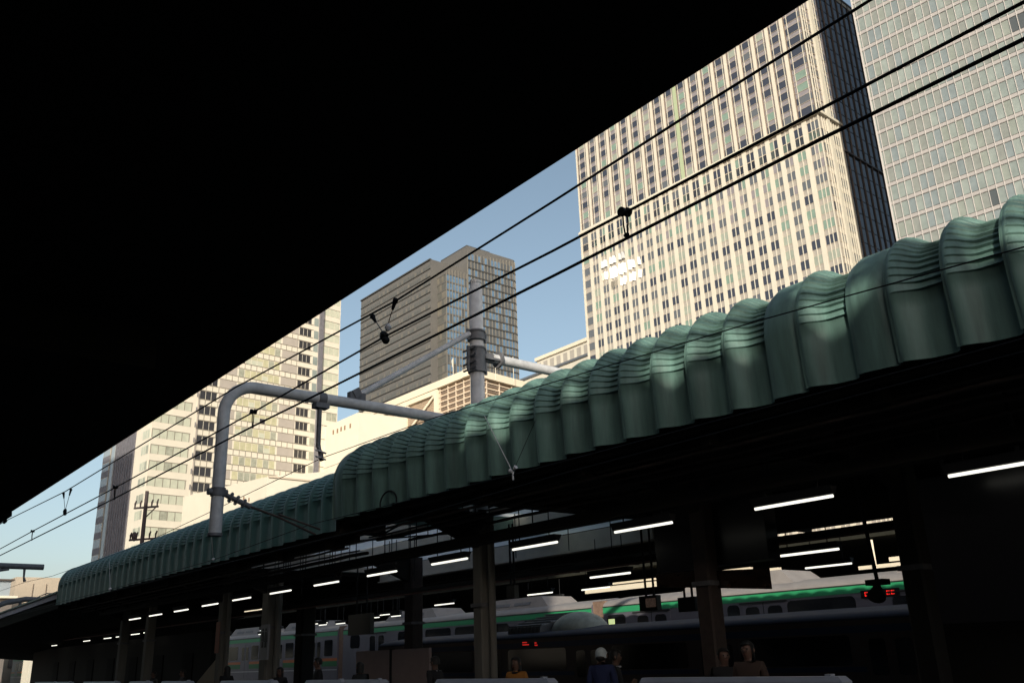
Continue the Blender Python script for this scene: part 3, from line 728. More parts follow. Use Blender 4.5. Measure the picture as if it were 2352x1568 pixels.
t_ = MB((-94, 20, 0)); t_.box(-96.2, -93.7, 20, 20.25, -1.3, 4.6)
tag(t_.build('portal_pillar', 'cream_stone'), 'sunlit pale pillar at the lower left corner beyond the canopy', 'pillar')

# ------------------------------------------------------------------ people
for nm, c, r_ in (('skin', (0.13, 0.07, 0.05), .55), ('hair_black', (0.01, 0.009, 0.009), .6), ('cap_white', (0.50, 0.56, 0.58), .8), ('coat_navy', (0.014, 0.022, 0.075), .85), ('coat_black', (0.012, 0.012, 0.014), .85),
                  ('coat_orange', (0.32, 0.13, 0.02), .85), ('trousers', (0.02, 0.02, 0.025), .9), ('coat_grey', (0.06, 0.06, 0.065), .85), ('shirt_white', (0.42, 0.42, 0.46), .8), ('eye', (0.02, 0.015, 0.012), .2), ('lips', (0.25, 0.09, 0.08), .5), ('coat_brown', (0.05, 0.03, 0.022), .85)):
    mat(nm, c, r_)
def person(loc, face, coat, label, h=1.68, hair='short', cap=False, phone=True, collar=None):
    k = h / 1.70
    fy = math.radians(face); F = Vector((math.cos(fy), math.sin(fy), 0)); Rt = Vector((F.y, -F.x, 0))
    def P(r, f, z): return Rt * (r * k) + F * (f * k) + Vector((0, 0, z * k))
    V = []; E = []; RAD = []
    def v(p, r, par=None):
        V.append(p); RAD.append(r * k); i = len(V) - 1
        if par is not None: E.append((par, i))
        return i
    pel = v(P(0, 0, .93), .145); sp = v(P(0, 0, 1.12), .135, pel); ch = v(P(0, .01, 1.30), .155, sp); nk0 = v(P(0, -.005, 1.42), .075, ch); nk = v(P(0, .01, 1.475), .055, nk0)
    h0 = v(P(0, .025, 1.53), .074, nk); h1 = v(P(0, .02, 1.60), .092, h0); h2 = v(P(0, .01, 1.655), .078, h1)
    hands = []
    for s in (-1, 1):
        sh = v(P(s * .175, 0, 1.385), .068, ch); el = v(P(s * .235, -.02, 1.10), .052, sh)
        wr = v(P(s * .13, .22, 1.13), .034, el) if phone else v(P(s * .25, .05, .86), .034, el)
        pm = v(P(s * .09, .285, 1.16), .030, wr) if phone else v(P(s * .25, .075, .78), .030, wr)
        hands.append((V[pm].copy(), (V[pm] - V[wr]).normalized(), s))
        hp = v(P(s * .09, 0, .88), .105, pel); kn = v(P(s * .105, .015, .48), .062, hp); an = v(P(s * .11, -.01, .09), .045, kn); toe = v(P(s * .125, .15, .045), .042, an)
    me = bpy.data.meshes.new('body'); me.from_pydata([tuple(p) for p in V], E, [])
    ob = bpy.data.objects.new('body', me); COL.objects.link(ob)
    sk = ob.modifiers.new('s', 'SKIN'); ob.modifiers.new('u', 'SUBSURF').levels = 2
    for i, sv in enumerate(me.skin_vertices[0].data): sv.radius = (RAD[i], RAD[i] * (0.78 if i in (0, 1, 2) else 1.0)); sv.use_root = (i == 0)
    dg = bpy.context.evaluated_depsgraph_get(); dg.update()
    em = bpy.data.meshes.new_from_object(ob.evaluated_get(dg)); em.name = 'body'
    bpy.data.objects.remove(ob)
    # fingers joined to the palms in the same surface
    fb = MB()
    for (pc, dr, s) in hands:
        side = Rt if not phone else Rt * 0.4 + Vector((0, 0, 0.9)); side = (side - dr * side.dot(dr)).normalized(); nrm = dr.cross(side)
        for q, ln in enumerate((.062, .074, .078, .07, .055)):
            if q == 0: a0 = pc + side * .022 * k * s; pts = [a0, a0 + (dr * .5 + side * s) * .026 * k, a0 + (dr + side * s * .5) * .048 * k]
            else: a0 = pc + side * (.030 - .02 * (q - 1)) * k + dr * .012 * k; pts = [a0, a0 + dr * ln * .55 * k, a0 + (dr * .85 + nrm * .35) * ln * k]
            fb.tube(pts, [.010 * k, .009 * k, .007 * k], 6)
    nv = len(em.vertices); vs = [tuple(x.co) for x in em.vertices] + [tuple(p) for p in fb.v]
    fs = [tuple(p.vertices) for p in em.polygons] + [tuple(i + nv for i in f) for f in fb.f]
    # shape the face: nose and chin
    out = []
    for p in vs:
        p = Vector(p); f = p.dot(F) / k; r = p.dot(Rt) / k; z = p.z / k
        if f > .05 and z > 1.47:
            p = p + F * k * (.030 * math.exp(-((r / .014) ** 2 + ((z - 1.565) / .022) ** 2)) + .010 * math.exp(-((r / .03) ** 2 + ((z - 1.50) / .02) ** 2)) - .008 * math.exp(-(((abs(r) - .033) / .016) ** 2 + ((z - 1.595) / .013) ** 2)))
        out.append(tuple(p))
    bm_ = bpy.data.meshes.new('body'); bm_.from_pydata(out, [], fs)
    for mm in (coat, 'trousers', 'skin', 'rubber'): bm_.materials.append(MATS[mm])
    for i, p in enumerate(bm_.polygons):
        c = sum((Vector(out[j]) for j in p.vertices), Vector()) / len(p.vertices); z = c.z / k
        hand = any((c - hc).length < .055 * k for hc, _, _ in hands) or i >= len(em.polygons)
        p.material_index = 2 if (z > 1.445 or hand) else (3 if z < .085 else (1 if z < .86 else 0)); p.use_smooth = True
    t = thing('person', loc, label, 'person')
    bo = bpy.data.objects.new('body', bm_); COL.objects.link(bo); bo.parent = t
    for s in (-1, 1):
        b = MB(); b.ball(P(s * .034, .104, 1.595), .011 * k, n=8, k=5); b.build('eye', 'eye', t)
        b = MB(); b.ball(P(s * .093, .012, 1.575), .03 * k, n=8, k=5, sc=(.4, .7, 1)); b.build('ear', 'skin', t)
    b = MB(); b.box(0, 0, 0, 0, 0, 0); b = MB(); c = P(0, .108, 1.528); b.obox(c - Rt * .022 * k, Rt * .044 * k, F * .006, Vector((0, 0, .009 * k))); b.build('mouth', 'lips', t)
    b = MB(); n = 14; kk = 8; vs = []; fs = []
    z_low = {'short': 1.545, 'long': 1.36, 'bob': 1.46}[hair]
    for i in range(kk + 1):
        for j in range(n):
            ph = 2 * math.pi * j / n; fr = math.cos(ph)            # fr=1 faces front
            th = (math.pi * .62 if fr < .3 else math.pi * .36) * i / kk
            rr = .102 * math.sin(min(th, math.pi * .5)); zz = 1.615 + .098 * math.cos(th)
            if fr < .3 and th > math.pi * .5: zz = 1.615 - (1.615 - z_low) * (th - math.pi * .5) / (math.pi * .12); rr = .102
            vs.append(P(rr * math.sin(ph) * .94, rr * fr * 1.08 + .012, zz))
    for i in range(kk):
        for j in range(n): fs.append((i * n + j, (i + 1) * n + j, (i + 1) * n + (j + 1) % n, i * n + (j + 1) % n))
    if cap:
        b.add(vs, fs, 0, True); b.add([P(math.sin(a) * .10, .09 + math.cos(a) * .09, 1.64 - .02 * math.cos(a)) for a in [R(x) for x in range(-80, 81, 16)]], [tuple(range(11))], 0); b.build('cap', 'cap_white', t)
        b = MB(); b.ball(P(0, -.02, 1.55), .085 * k, n=12, k=8, sc=(1, 1, .7)); b.build('hair', 'hair_black', t)
    else: b.add(vs, fs, 0, True); b.build('hair', 'hair_black', t)
    if collar:
        b = MB(); b.tube([P(math.sin(a) * .075, math.cos(a) * .085, 1.42) for a in [R(x) for x in range(-150, 151, 20)]], .017 * k, 6); b.build('collar', collar, t)
    return t
PEOPLE = [((1380, 10.9), 118, 'coat_navy', 'person in white cap and navy jacket seen from behind between the gates', 1.69, 'short', True, True, None),
          ((1412, 11.5), 40, 'coat_black', 'person in black with white collar beside the one in white cap', 1.66, 'short', False, True, 'shirt_white'),
          ((1185, 10.7), 290, 'coat_orange', 'person in an orange brown jacket right of the middle column', 1.60, 'bob', False, True, 'coat_black'),
          ((1000, 10.8), 200, 'coat_black', 'person in dark suit with pale collar right of the brown stair wall', 1.66, 'short', False, False, 'shirt_white'),
          ((828, 10.8), 190, 'coat_black', 'person with dark bobbed hair in front of the brown stair wall', 1.60, 'bob', False, True, None),
          ((732, 10.9), 250, 'coat_black', 'person facing the tracks in front of the short black column', 1.74, 'short', False, False, None),
          ((646, 10.6), 300, 'coat_black', 'person in black right beside the restroom column', 1.55, 'long', False, True, None),
          ((525, 10.7), 200, 'coat_black', 'person in black with long hair left of the restroom column', 1.62, 'long', False, True, None),
          ((424, 11.0), 260, 'coat_grey', 'dim person in grey left of the beige stair panel', 1.58, 'short', False, False, None),
          ((358, 11.2), 280, 'coat_grey', 'dim person in grey at the dim left columns', 1.55, 'short', False, False, None),
          ((1718, 10.6), 285, 'coat_brown', 'person with face toward the tracks right of the reddish column', 1.70, 'bob', False, True, None),
          ((1660, 11.0), 330, 'coat_black', 'person in black directly at the reddish column', 1.62, 'short', False, False, None)]
for ((px, Y), fc, ct, lb, hh, hr, cp, ph, co) in PEOPLE:
    x = PY(px, 1500, Y).x; person((x, Y, 0), fc, ct, lb, hh, hr, cp, ph, co)

# ------------------------------------------------------------------ overhead line
def polywire(name, pts, r, label, extra=None):
    P2 = []
    for i in range(len(pts) - 1):
        for k in range(6):
            f = k / 6; P2.append(Vector(pts[i]).lerp(Vector(pts[i + 1]), f))
    P2.append(Vector(pts[-1])); o = P2[len(P2) // 2]
    b = MB(o); b.tube(P2, r, 8); return tag(b.build(name, 'cable'), label, 'wire', 'overhead wires of the railway')
def Z(pts, Y): return [tuple(PY(px, py, Y)) for px, py in pts]
def ext(p, a=1.0, n=60.0):
    p = [Vector(q) for q in p]; d0 = (p[0] - p[1]).normalized(); d1 = (p[-1] - p[-2]).normalized()
    return [p[0] + Vector((1, 0, d0.z / max(.2, abs(d0.x)) * .3)) * 14] + p + [Vector((p[-1].x - n, p[-1].y, p[-1].z))]
polywire('messenger_wire', ext(Z([(2000, 0), (1640, 226), (1270, 463), (910, 690), (540, 890), (150, 1128), (10, 1197)], 3.8)), .0085, 'uppermost of the three thick black wires crossing the picture')
polywire('auxiliary_wire', ext(Z([(2352, 5), (1881, 253), (1270, 576), (885, 772), (582, 946), (265, 1119), (75, 1219), (0, 1260)], 3.8)), .009, 'middle one of the three thick black wires crossing the picture')
polywire('contact_wire', ext(Z([(2352, 90), (1881, 322), (1270, 634), (700, 920), (580, 979), (265, 1143), (0, 1275)], 3.8)), .0102, 'lowest of the three thick black wires crossing the picture')
polywire('messenger_wire', ext(Z([(2352, 567), (1736, 738), (1520, 803), (1000, 958), (740, 1051)], 7.7) + Z([(500, 1167), (320, 1252), (120, 1322), (58, 1336)], 7.72)), .0075, 'thin dark wire running across the humps of the green roof')
polywire('contact_wire', ext(Z([(1800, 925), (1175, 1091), (715, 1203), (490, 1285), (253, 1353)], 7.7)), .007, 'thin wire along the lower edge of the green roof')
polywire('feeder_wire', ext(Z([(1300, 1085), (900, 1200), (640, 1262)], 8.4)), .006, 'faint cable just under the green roof edge')

def hangers():
    G = 'short hangers between the two lower thick wires'
    for (px, py0, py1, r, lab) in ((1435, 487, 541, .030, 'black wire hanger with round clamp before the cream tower'), (582, 945, 981, .028, 'black wire hanger before the hotel tower, right of the bent pipe'), (265, 1118, 1146, .026, 'black wire hanger before the shaded side of the hotel tower'), (75, 1219, 1240, .024, 'black wire hanger in the sky at the far left')):
        a = PY(px, py0, 3.8); c = PY(px + (4 if px > 1000 else -2), py1, 3.8); o = tuple(a)
        t = thing('wire_hanger', o, lab, 'wire hanger', G)
        b = MB(o)
        for s in (-1, 1):
            b.tube([(a.x + s * .008, 3.8 + s * .018 - .012, a.z), (a.x + s * .008, 3.8 + s * .018 + .012, a.z)], r, 14)
        b.build('clamp', 'cable', t)
        b = MB(o)
        for s in (-1, 1): b.tube([(a.x + s * .018, 3.8, a.z), (a.x + s * .02, 3.8, (a.z + c.z) / 2), (c.x + s * .008, 3.8, c.z)], .0055, 6)
        b.build('loop', 'cable', t)
        b = MB(o); b.ball((c.x, 3.8, c.z + .004), r * .62, n=8, k=5, sc=(1.3, .8, .8)); b.build('ear', 'cable', t)
    for (A, B_, C, lab, s) in (((856, 727), (908, 690), (882, 772), 'V shaped dropper with a white insulator before the brown tower', 1.0), ((146, 1133), (163, 1124), (149, 1174), 'V shaped dropper in the sky left of the hotel tower', .9)):
        a, b2, c = PY(*A, 3.8), PY(*B_, 3.8), PY(*C, 3.8); o = tuple(c)
        t = thing('wire_dropper', o, lab, 'wire dropper', 'V shaped droppers of the overhead wires')
        for (q, tilt) in ((a, .02), (b2, -.02)):
            b = MB(o); b.ball(q, .026 * s, n=8, k=6); b.tube([q, q + (c - q) * .26], [.022 * s, .012 * s], 8); b.build('clamp', 'cable', t)
        b = MB(o); b.tube([a, c + Vector((-.01, 0, .03))], .0045, 6); b.build('strand', 'galv_dark', t)
        b = MB(o); b.tube([b2, c + Vector((.03, 0, .04))], .0045, 6); b.build('strand', 'copper', t)
        if s == 1.0:
            q = c + (b2 - c) * .25 + Vector((.02, 0, 0)); b = MB(o); b.tube([q + Vector((-.004, 0, -.035)), q + Vector((-.004, 0, -.005)), q + Vector((0, 0, 0)), q + Vector((.004, 0, .03))], [.015, .032, .03, .01], 10); b.build('insulator', 'porcelain', t)
        b = MB(o); b.ball(c, .045 * s, n=8, k=6, sc=(1.1, .8, .9)); b.ball(c + Vector((.03, 0, -.045)) * s, .036 * s, n=7, k=5); b.ball(c + Vector((-.03, .01, .03)) * s, .03 * s, n=7, k=5, sc=(1.4, 1, 1)); b.build('clamp_body', 'cable', t)
    c = PY(12, 1196, 3.8); b = MB(c); b.ball(c, .05, n=8, k=6, sc=(1.8, .8, .8)); b.ball(c + Vector((.05, 0, .05)), .03); b.ball(c + Vector((-.08, 0, -.02)), .03)
    tag(b.build('wire_clamp', 'cable'), 'black clamp on the upper wire at the left picture edge', 'wire clamp')
    # pull-off with two white insulators at the green roof edge
    c = PY(1178, 1082, 7.7); o = tuple(c)
    t = thing('wire_dropper', o, 'thin pale V dropper with white insulators at the green roof edge', 'wire dropper', 'V shaped droppers of the overhead wires')
    b = MB(o); b.tube([PY(1113, 955, 7.7), c + Vector((-.03, 0, .03))], .0055, 6); b.build('strand', 'porcelain', t)
    b = MB(o); b.tube([PY(1230, 965, 7.7), c + Vector((.05, 0, .05))], .004, 6); b.build('strand', 'cable', t)
    b = MB(o); b.tube([c + Vector((-.06, 0, .02)), c + Vector((-.02, 0, .0))], [.03, .02], 10); b.tube([c + Vector((.03, 0, .03)), c + Vector((.07, 0, .05))], [.02, .03], 10); b.build('insulator', 'porcelain', t)
    b = MB(o); b.tube([c, c + Vector((0, 0, -.12))], .014, 6); b.build('stem', 'galv', t)
    c = PY(490, 1284, 7.7); o = tuple(c)
    t = thing('wire_dropper', o, 'pale thread hanging below the bent pipe to the roof edge', 'wire dropper', 'V shaped droppers of the overhead wires')
    b = MB(o); b.tube([PY(486, 1228, 7.4), c], .006, 6); b.build('strand', 'porcelain', t); b = MB(o); b.ball(c, .035); b.build('insulator', 'porcelain', t)
    c = PY(253, 1352, 7.7); o = tuple(c)
    t = thing('wire_dropper', o, 'pale thread dropping over the far green roof', 'wire dropper', 'V shaped droppers of the overhead wires')
    b = MB(o); b.tube([PY(251, 1290, 7.7), c], .006, 6); b.build('strand', 'porcelain', t); b = MB(o); b.ball(c, .045); b.build('insulator', 'porcelain', t)
hangers()

def portal():
    X = -15.18; o = (X, 11.5, 4.6)
    t = thing('catenary_mast', o, 'grey steel mast rising through the green roof with pipe arms on both sides', 'mast')
    b = MB(o); b.tube([(X, 11.5, .0), (X, 11.5, 9.55), (X, 11.5, 9.56), (X, 11.5, 9.72)], [.165, .155, .135, .13], 20); b.build('pole', 'galv', t)
    b = MB(o); b.tube([(X, 11.5, 9.70), (X, 11.5, 9.76)], .14, 20); b.build('cap', 'galv', t)
    for z0, z1 in ((8.30, 8.55), (7.55, 8.15)):
        b = MB(o); b.tube([(X, 11.5, z0), (X, 11.5, z1)], .185, 16)
        for z in (z0 + .03, z1 - .03): b.tube([(X, 11.5, z - .02), (X, 11.5, z + .02)], .21, 16)
        for s in (-1, 1): b.box(X - .02, X + .02, 11.5 + s * .18 - .02, 11.5 + s * .18 + s * .09, z0, z1)
        b.build('clamp_band', 'galv_dark', t)
    b = MB(o)
    for z in (7.60, 7.74, 7.9, 8.06):
        b.box(X - .24, X + .24, 11.28, 11.32, z, z + .03); 
    b.build('clamp_bolts', 'galv_dark', t)
    # near beam with the bent drop pipe
    b = MB(o); pts = [(X, 5.84, 3.74), (X, 5.84, 5.85)]
    for i in range(1, 10):
        a = math.pi / 2 * i / 9; pts.append((X, 5.84 + .55 * (1 - math.cos(a)), 5.85 + .55 * math.sin(a)))
    pts += [(X, 9, 6.40), (X, 11.35, 6.38)]
    b.tube(pts, .108, 16); b.build('bent_arm', 'galv', t)
    b = MB(o); b.tube([(X, 5.84, 3.70), (X, 5.84, 3.745)], .125, 16); b.build('end_cap', 'galv_dark', t)
    # stay
    b = MB(o); b.tube([(X, 8.50, 6.56), (X, 11.30, 8.44)], .062, 12); st = b.build('stay_pipe', 'galv', t)
    b = MB(o); b.obox((X - .07, 8.32, 6.47), (.14, 0, 0), (0, .34, 0), (0, 0, .16)); b.obox((X - .09, 8.44, 6.5), (.18, 0, 0), (0, .14, .09), (0, -.09, .14)); b.build('shoe', 'galv_dark', st)
    # far beam
    b = MB(o); b.tube([(X, 11.95, 7.97), (X, 19.8, 8.02)], .112, 16); b.build('far_arm', 'galv', t)
    b = MB(o); b.obox((X - .05, 11.66, 7.86), (.1, 0, 0), (0, .5, 0), (0, 0, .2)); b.obox((X - .13, 11.66, 7.9), (.26, 0, 0), (0, .5, .0), (0, 0, .05)); b.tube([(X, 12.08, 7.97), (X, 12.14, 7.97)], .19, 14); b.build('flange', 'galv_dark', t)
    # hanging arm with insulator for the messenger
    b = MB(o); b.tube([(X, 7.7, 6.30), (X, 7.7, 5.48)], .045, 10); ha = b.build('drop_bracket', 'galv_dark', t)
    b = MB(o); b.tube([(X, 7.65, 6.392), (X, 7.80, 6.392)], .13, 16); b.box(X - .1, X + .1, 7.58, 7.86, 6.2, 6.3); b.build('saddle', 'galv_dark', ha)
    b = MB(o); q = [(X, 7.7, 5.48), (X + .02, 7.72, 5.40), (X + .04, 7.74, 5.32), (X + .05, 7.75, 5.24), (X + .06, 7.76, 5.19)]
    b.tube(q, [.05, .035, .05, .04, .05], 10); b.build('insulator', 'galv_dark', ha)
    b = MB(o)
    for z in (5.36, 5.24): b.tube([(X + .03, 7.74, z - .01), (X + .035, 7.745, z + .01)], .11, 14)
    b.build('shed_disc', 'porcelain', ha)
    # steady arm
    b = MB(o); a = PX(505, 1130, X); c = PX(575, 1163, X); d = PX(716, 1226, X - .6); d.y = 7.7 if abs(d.y - 7.7) > 1 else d.y
    b.tube([(X, 5.7, a.z + .02), a, c], [.04, .04, .05], 10)
    b.tube([(X, 5.66, a.z), (X, 6.0, a.z)], .06, 12); b.tube([(X, 5.84, a.z - .07), (X, 5.84, a.z + .07)], .128, 16); sa = b.build('steady_arm', 'galv_dark', t)
    b = MB(o)
    for f in (.35, .55, .78):
        q = a.lerp(c, f); dr = (c - a).normalized(); b.tube([q - dr * .012, q + dr * .012], .10 - .02 * f, 14)
    b.build('insulator_disc', 'galv_dark', sa)
    b = MB(o); e1 = PX(640, 1187, X); e2 = PX(725, 1227, X); b.tube([c, e1, e2], .022, 8); b.tube([e1 + Vector((0, 0, .05)), PX(735, 1215, X)], .018, 8); b.build('registration_tube', 'rust', sa)
    # far-left gantry
    X2 = -50; o2 = (X2, 10, 6)
    t = thing('catenary_gantry', o2, 'dark horizontal gantry pipe in the sky at the far left', 'gantry')
    b = MB(o2); b.tube([(X2, 3, 6.60), (X2, 10.72, 6.55)], .14, 12); b.build('beam', 'galv_dark', t)
    b = MB(o2); b.tube([(X2, 6.5, 5.9), (X2, 9.2, 6.42)], .07, 8); b.build('brace', 'galv_dark', t)
    b = MB(o2); b.tube([(X2, 9.88, 6.45), (X2, 9.9, 6.05), (X2, 9.97, 5.84)], [.06, .045, .08], 8); b.build('drop_bracket', 'galv_dark', t)
    b = MB(o2); b.tube([(X2, 6, 3.9), (X2, 8.3, 4.45), (X2, 9.3, 4.86), (X2, 10.1, 5.02), (X2, 12.5, 4.95)], .13, 10); b.build('lower_pipe', 'galv_dark', t)
    b = MB(o2)
    for y in (9.9, 10.4, 11.0): b.tube([(X2, y, 4.9), (X2, y, 4.45)], .07, 6)
    b.tube([(X2, 10.4, 5.0), (X2, 11, 5.3), (X2, 13, 5.33)], .03, 6); b.build('fittings', 'galv_dark', t)
    b = MB((X2 , 4, 0)); b.box(X2 - .15, X2 + .15, 3.0, 3.3, -1.2, 6.7); tag(b.build('gantry_post', 'galv_dark'), 'steel post of the left gantry beyond the picture edge', 'post')
portal()
b = MB((-18.6, 9.0, 4.45)); b.tube([(-14.85 + .3 * math.cos(R(a)), 9.05, 4.46 + .22 * math.sin(R(a))) for a in range(-10, 191, 20)], .018, 6)
tag(b.build('cable_loop', 'cable'), 'black arched cable loop at the green roof edge', 'cable')

# ------------------------------------------------------------------ buildings
class Fac:
    """a facade plane: s runs along it, d points outwards, z is height"""
    def __init__(s, ox, oy, uh, out):
        s.o = Vector((ox, oy, 0)); s.u = Vector((math.cos(R(uh)), math.sin(R(uh)), 0)); s.n = Vector((math.cos(R(out)), math.sin(R(out)), 0))
    def p(s, a, d, z): return s.o + s.u * a + s.n * d + Vector((0, 0, z))
    def box(s, b, s0, s1, z0, z1, d0, d1, m=0):
        p = s.p; b.hexa([p(s0, d0, z0), p(s1, d0, z0), p(s1, d1, z0), p(s0, d1, z0), p(s0, d0, z1), p(s1, d0, z1), p(s1, d1, z1), p(s0, d1, z1)], m)
def seen(q):
    if q is None: return False
    x, y = q
    if not (-5 < x < 2357 and -5 < y < 1573): return False
    if y < 1192 - .641 * x - 2: return False
    top = 1330 - (x - 135) * .335 if x < 785 else (1045 - (x - 785) * .31 if x < 1760 else 742 - (x - 1760) * .45)
    return y < top + 8
def windows(root, off, W, name='window', cap=100):
    """W: (facade, s0, s1, z0, z1, d, material); the hundred that show largest become parts of their own"""
    sc = []
    for i, wd in enumerate(W):
        F, s0, s1, z0, z1, d, m = wd
        q = proj(F.p((s0 + s1) / 2, d, (z0 + z1) / 2)); a = 0
        if seen(q):
            A, B_, C = proj(F.p(s0, d, z0)), proj(F.p(s1, d, z0)), proj(F.p(s0, d, z1))
            if A and B_ and C: a = abs((B_[0] - A[0]) * (C[1] - A[1]) - (B_[1] - A[1]) * (C[0] - A[0]))
        sc.append((a, i))
    sc.sort(reverse=True)
    top = {i for a, i in sc[:cap] if a > 0}
    mats = sorted({wd[6] for wd in W}); rest = MB(off); nr = 0
    for i, (F, s0, s1, z0, z1, d, m) in enumerate(W):
        if i in top:
            b = MB(off); F.box(b, s0, s1, z0, z1, d - .04, d); b.build(name, m, root)
        else: F.box(rest, s0, s1, z0, z1, d - .04, d, mats.index(m)); nr += 1
    if nr:
        o = rest.build(name, mats, root); o['kind'] = 'stuff'

def big_tower():
    ox, oy = -102.9, 190.0; off = (ox, oy, 0); h = 1.2
    t = thing('office_tower', off, 'tall cream tower with vertical stone stripes and a bright sun glint', 'building')
    F = Fac(ox, oy, 180 + h, 270 + h); SW = 87.6; rng = random.Random(11); W = []
    H = 178.0; ZB = 132.0
    b = MB(off)
    F.box(b, 0, SW, 0, ZB - 1, -55, 0, 0)
    b.build('lower_wall', 'spandrel_tan', t)
    b = MB(off); F.box(b, .25, SW - .25, ZB - 1, H, -54.8, -.2, 0); b.build('upper_wall', 'spandrel_mauve', t)
    pil = MB(off); lines = MB(off); mul = MB(off); brown = MB(off)
    # lower storeys
    ss = [4.35 + 3.78 * k for k in range(22)]
    for s in ss: F.box(pil, s - .66, s + .66, 0, ZB - 1.1, 0, .24)
    F.box(pil, SW - .45, SW, 0, ZB - 1.1, 0, .5); F.box(pil, -.02, .3, 0, ZB - 1.1, -.02, .25)
    bays = [(.35, 3.45, 3)] + [(ss[k] + .67, ss[k + 1] - .67, 2) for k in range(21)] + [(ss[21] + .67, SW - .5, 1)]
    zf = 131.0 - 7.4; floors = []
    k = 0
    while zf > 60: floors.append(zf); zf -= 4.2
    for (a, c, n) in bays:
        wd = (c - a) / n
        blind = rng.random() < .25
        for j in range(1, n): F.box(mul, a + wd * j - .10, a + wd * j + .10, 0, ZB - 1.1, 0, .15)
        for j in range(n):
            x0, x1 = a + wd * j + (.12 if j else 0), a + wd * (j + 1) - (.12 if j < n - 1 else 0)
            if n == 1: x0, x1 = a + .3, c - .1
            for fi, z in enumerate(floors):
                rr = rng.random()
                if fi in (0, 1, 2) or (fi == 3 and rr < .5): m = 'glass_slate' if rr < .45 else ('spandrel_mauve' if rr < .75 else 'glass_mint')
                else:
                    r2 = random.Random(hash((round(a, 1), fi)) & 0xffff).random()
                    left = a > 48
                    m = ('glass_navy' if r2 < (.34 if left else .58) else ('glass_slate' if r2 < .80 else ('glass_blind' if r2 < .93 else 'glass_mint')))
                W.append((F, x0, x1, z + .75, z + 3.25, .06, m))
            # tall belt storey with a cross of bars
            for (z0, z1) in ((124.6, 126.9), (127.1, 129.6)): W.append((F, x0, x1, z0, z1, .06, 'glass_navy' if rng.random() < .5 else ('glass_slate' if rng.random() < .6 else 'glass_mint')))
    for z in floors:
        for dz in (.68, 3.25): F.box(lines, .3, SW - .5, z + dz, z + dz + .08, .02, .10)
    for z in (124.4, 126.93, 129.62): F.box(lines, .3, SW - .5, z, z + .12, .02, .14)
    # belt cornice
    F.box(pil, -.9, SW + .3, ZB - 1.1, ZB - .35, -.1, .95); F.box(pil, -.6, SW + .2, ZB - .35, ZB, -.2, .6)
    # upper storeys
    us = [6.35 + 4.752 * k for k in range(17)]
    for k, s in enumerate(us):
        if k == 8: continue
        F.box(pil, s - .52, s + .52, ZB, H - .6, -.2, .1)
    gs = MB(off); F.box(gs, us[8] - .62, us[8] + .62, ZB, H - .6, -.2, .2); gb = gs.build('green_band', 'green_strip', t)
    F.box(pil, SW - .5, SW - .1, ZB, H - .6, -.2, .3); F.box(pil, 0, .3, ZB, H - .6, -.2, .2)
    ub = [(.4, us[0] - .63)] + [(us[k] + .53, us[k + 1] - .53) for k in range(16)] + [(us[16] + .53, SW - .6)]
    nf = int((H - 1 - ZB) / 3.7)
    for (a, c) in ub:
        L = c - a; e = .19 * L
        for x in (a + e, c - e): F.box(mul, x - .07, x + .07, ZB, H - .6, -.2, -.02)
        F.box(brown, a, a + .22, ZB, H - .6, -.2, .02); F.box(brown, c - .22, c, ZB, H - .6, -.2, .02)
        for f in range(nf):
            z = ZB + .5 + f * 3.7; rr = rng.random()
            m = 'glass_navy' if rr < .62 else ('glass_slate' if rr < .74 else ('glass_mint' if rr < .9 else 'glass_blind'))
            if f > nf - 3: m = 'spandrel_mauve' if rr < .6 else m
            W.append((F, a + e + .12, c - e - .12, z, z + 2.15, -.12, m))
            if rr < .74:
                W.append((F, a + .26, a + e - .12, z + .1, z + 1.8, -.12, 'glass_slate')); W.append((F, c - e + .12, c - .26, z, z + 1.95, -.12, 'glass_navy'))
    for f in range(nf + 1):
        z = ZB + .5 + f * 3.7
        for dz in (-.1, 2.17): F.box(lines, .3, SW - .6, z + dz, z + dz + .07, -.2, -.06)
    # return face
    E_ = Fac(ox, oy, 90 + h, h)
    for (s0, s1) in ((3.3, 4.5), (8.7, 9.7)): E_.box(pil, s0, s1, 0, ZB - 1.1, 0, .5)
    for (s0, s1) in ((4.0, 5.3),): E_.box(pil, s0, s1, ZB, H - .6, -.2, .5)
    E_.box(pil, -.02, 10, ZB - 1.1, ZB - .35, -.1, .95)
    for s in (1.2, 2.3, 5.6, 6.7, 7.8): E_.box(mul, s - .1, s + .1, 0, ZB - 1.1, 0, .25); E_.box(mul, s - .1, s + .1, ZB, H - .6, -.2, .05)
    for z in floors:
        for (s0, s1) in ((.3, 1.05), (1.35, 2.15), (2.45, 3.25), (4.6, 5.45), (5.75, 6.55), (6.85, 7.65), (7.95, 8.65)):
            W.append((E_, s0, s1, z + .75, z + 3.25, .06, rng.choice(('glass_navy', 'glass_slate', 'glass_slate', 'spandrel_tan'))))
        for dz in (.68, 3.25): E_.box(lines, .1, 9, z + dz, z + dz + .1, .02, .13)
    for f in range(nf):
        z = ZB + .5 + f * 3.7
        for (s0, s1) in ((.35, 1.05), (1.35, 2.15), (2.45, 3.9), (5.75, 6.55), (6.85, 7.65), (7.95, 9)):
            W.append((E_, s0, s1, z, z + 2.2, -.12, rng.choice(('glass_slate', 'glass_navy', 'spandrel_mauve'))))
        for dz in (-.1, 2.25): E_.box(lines, .3, 9, z + dz, z + dz + .1, -.2, -.05)
    dg = MB(off); E_.box(dg, 10, 55, 0, H + 1, -2, .12); g_ = dg.build('dark_side', 'dark_glass', t)
    dm = MB(off)
    for k in range(15): s = 11.5 + k * 3.1; E_.box(dm, s - .12, s + .12, 0, H + 1, .12, .42)
    z = 60
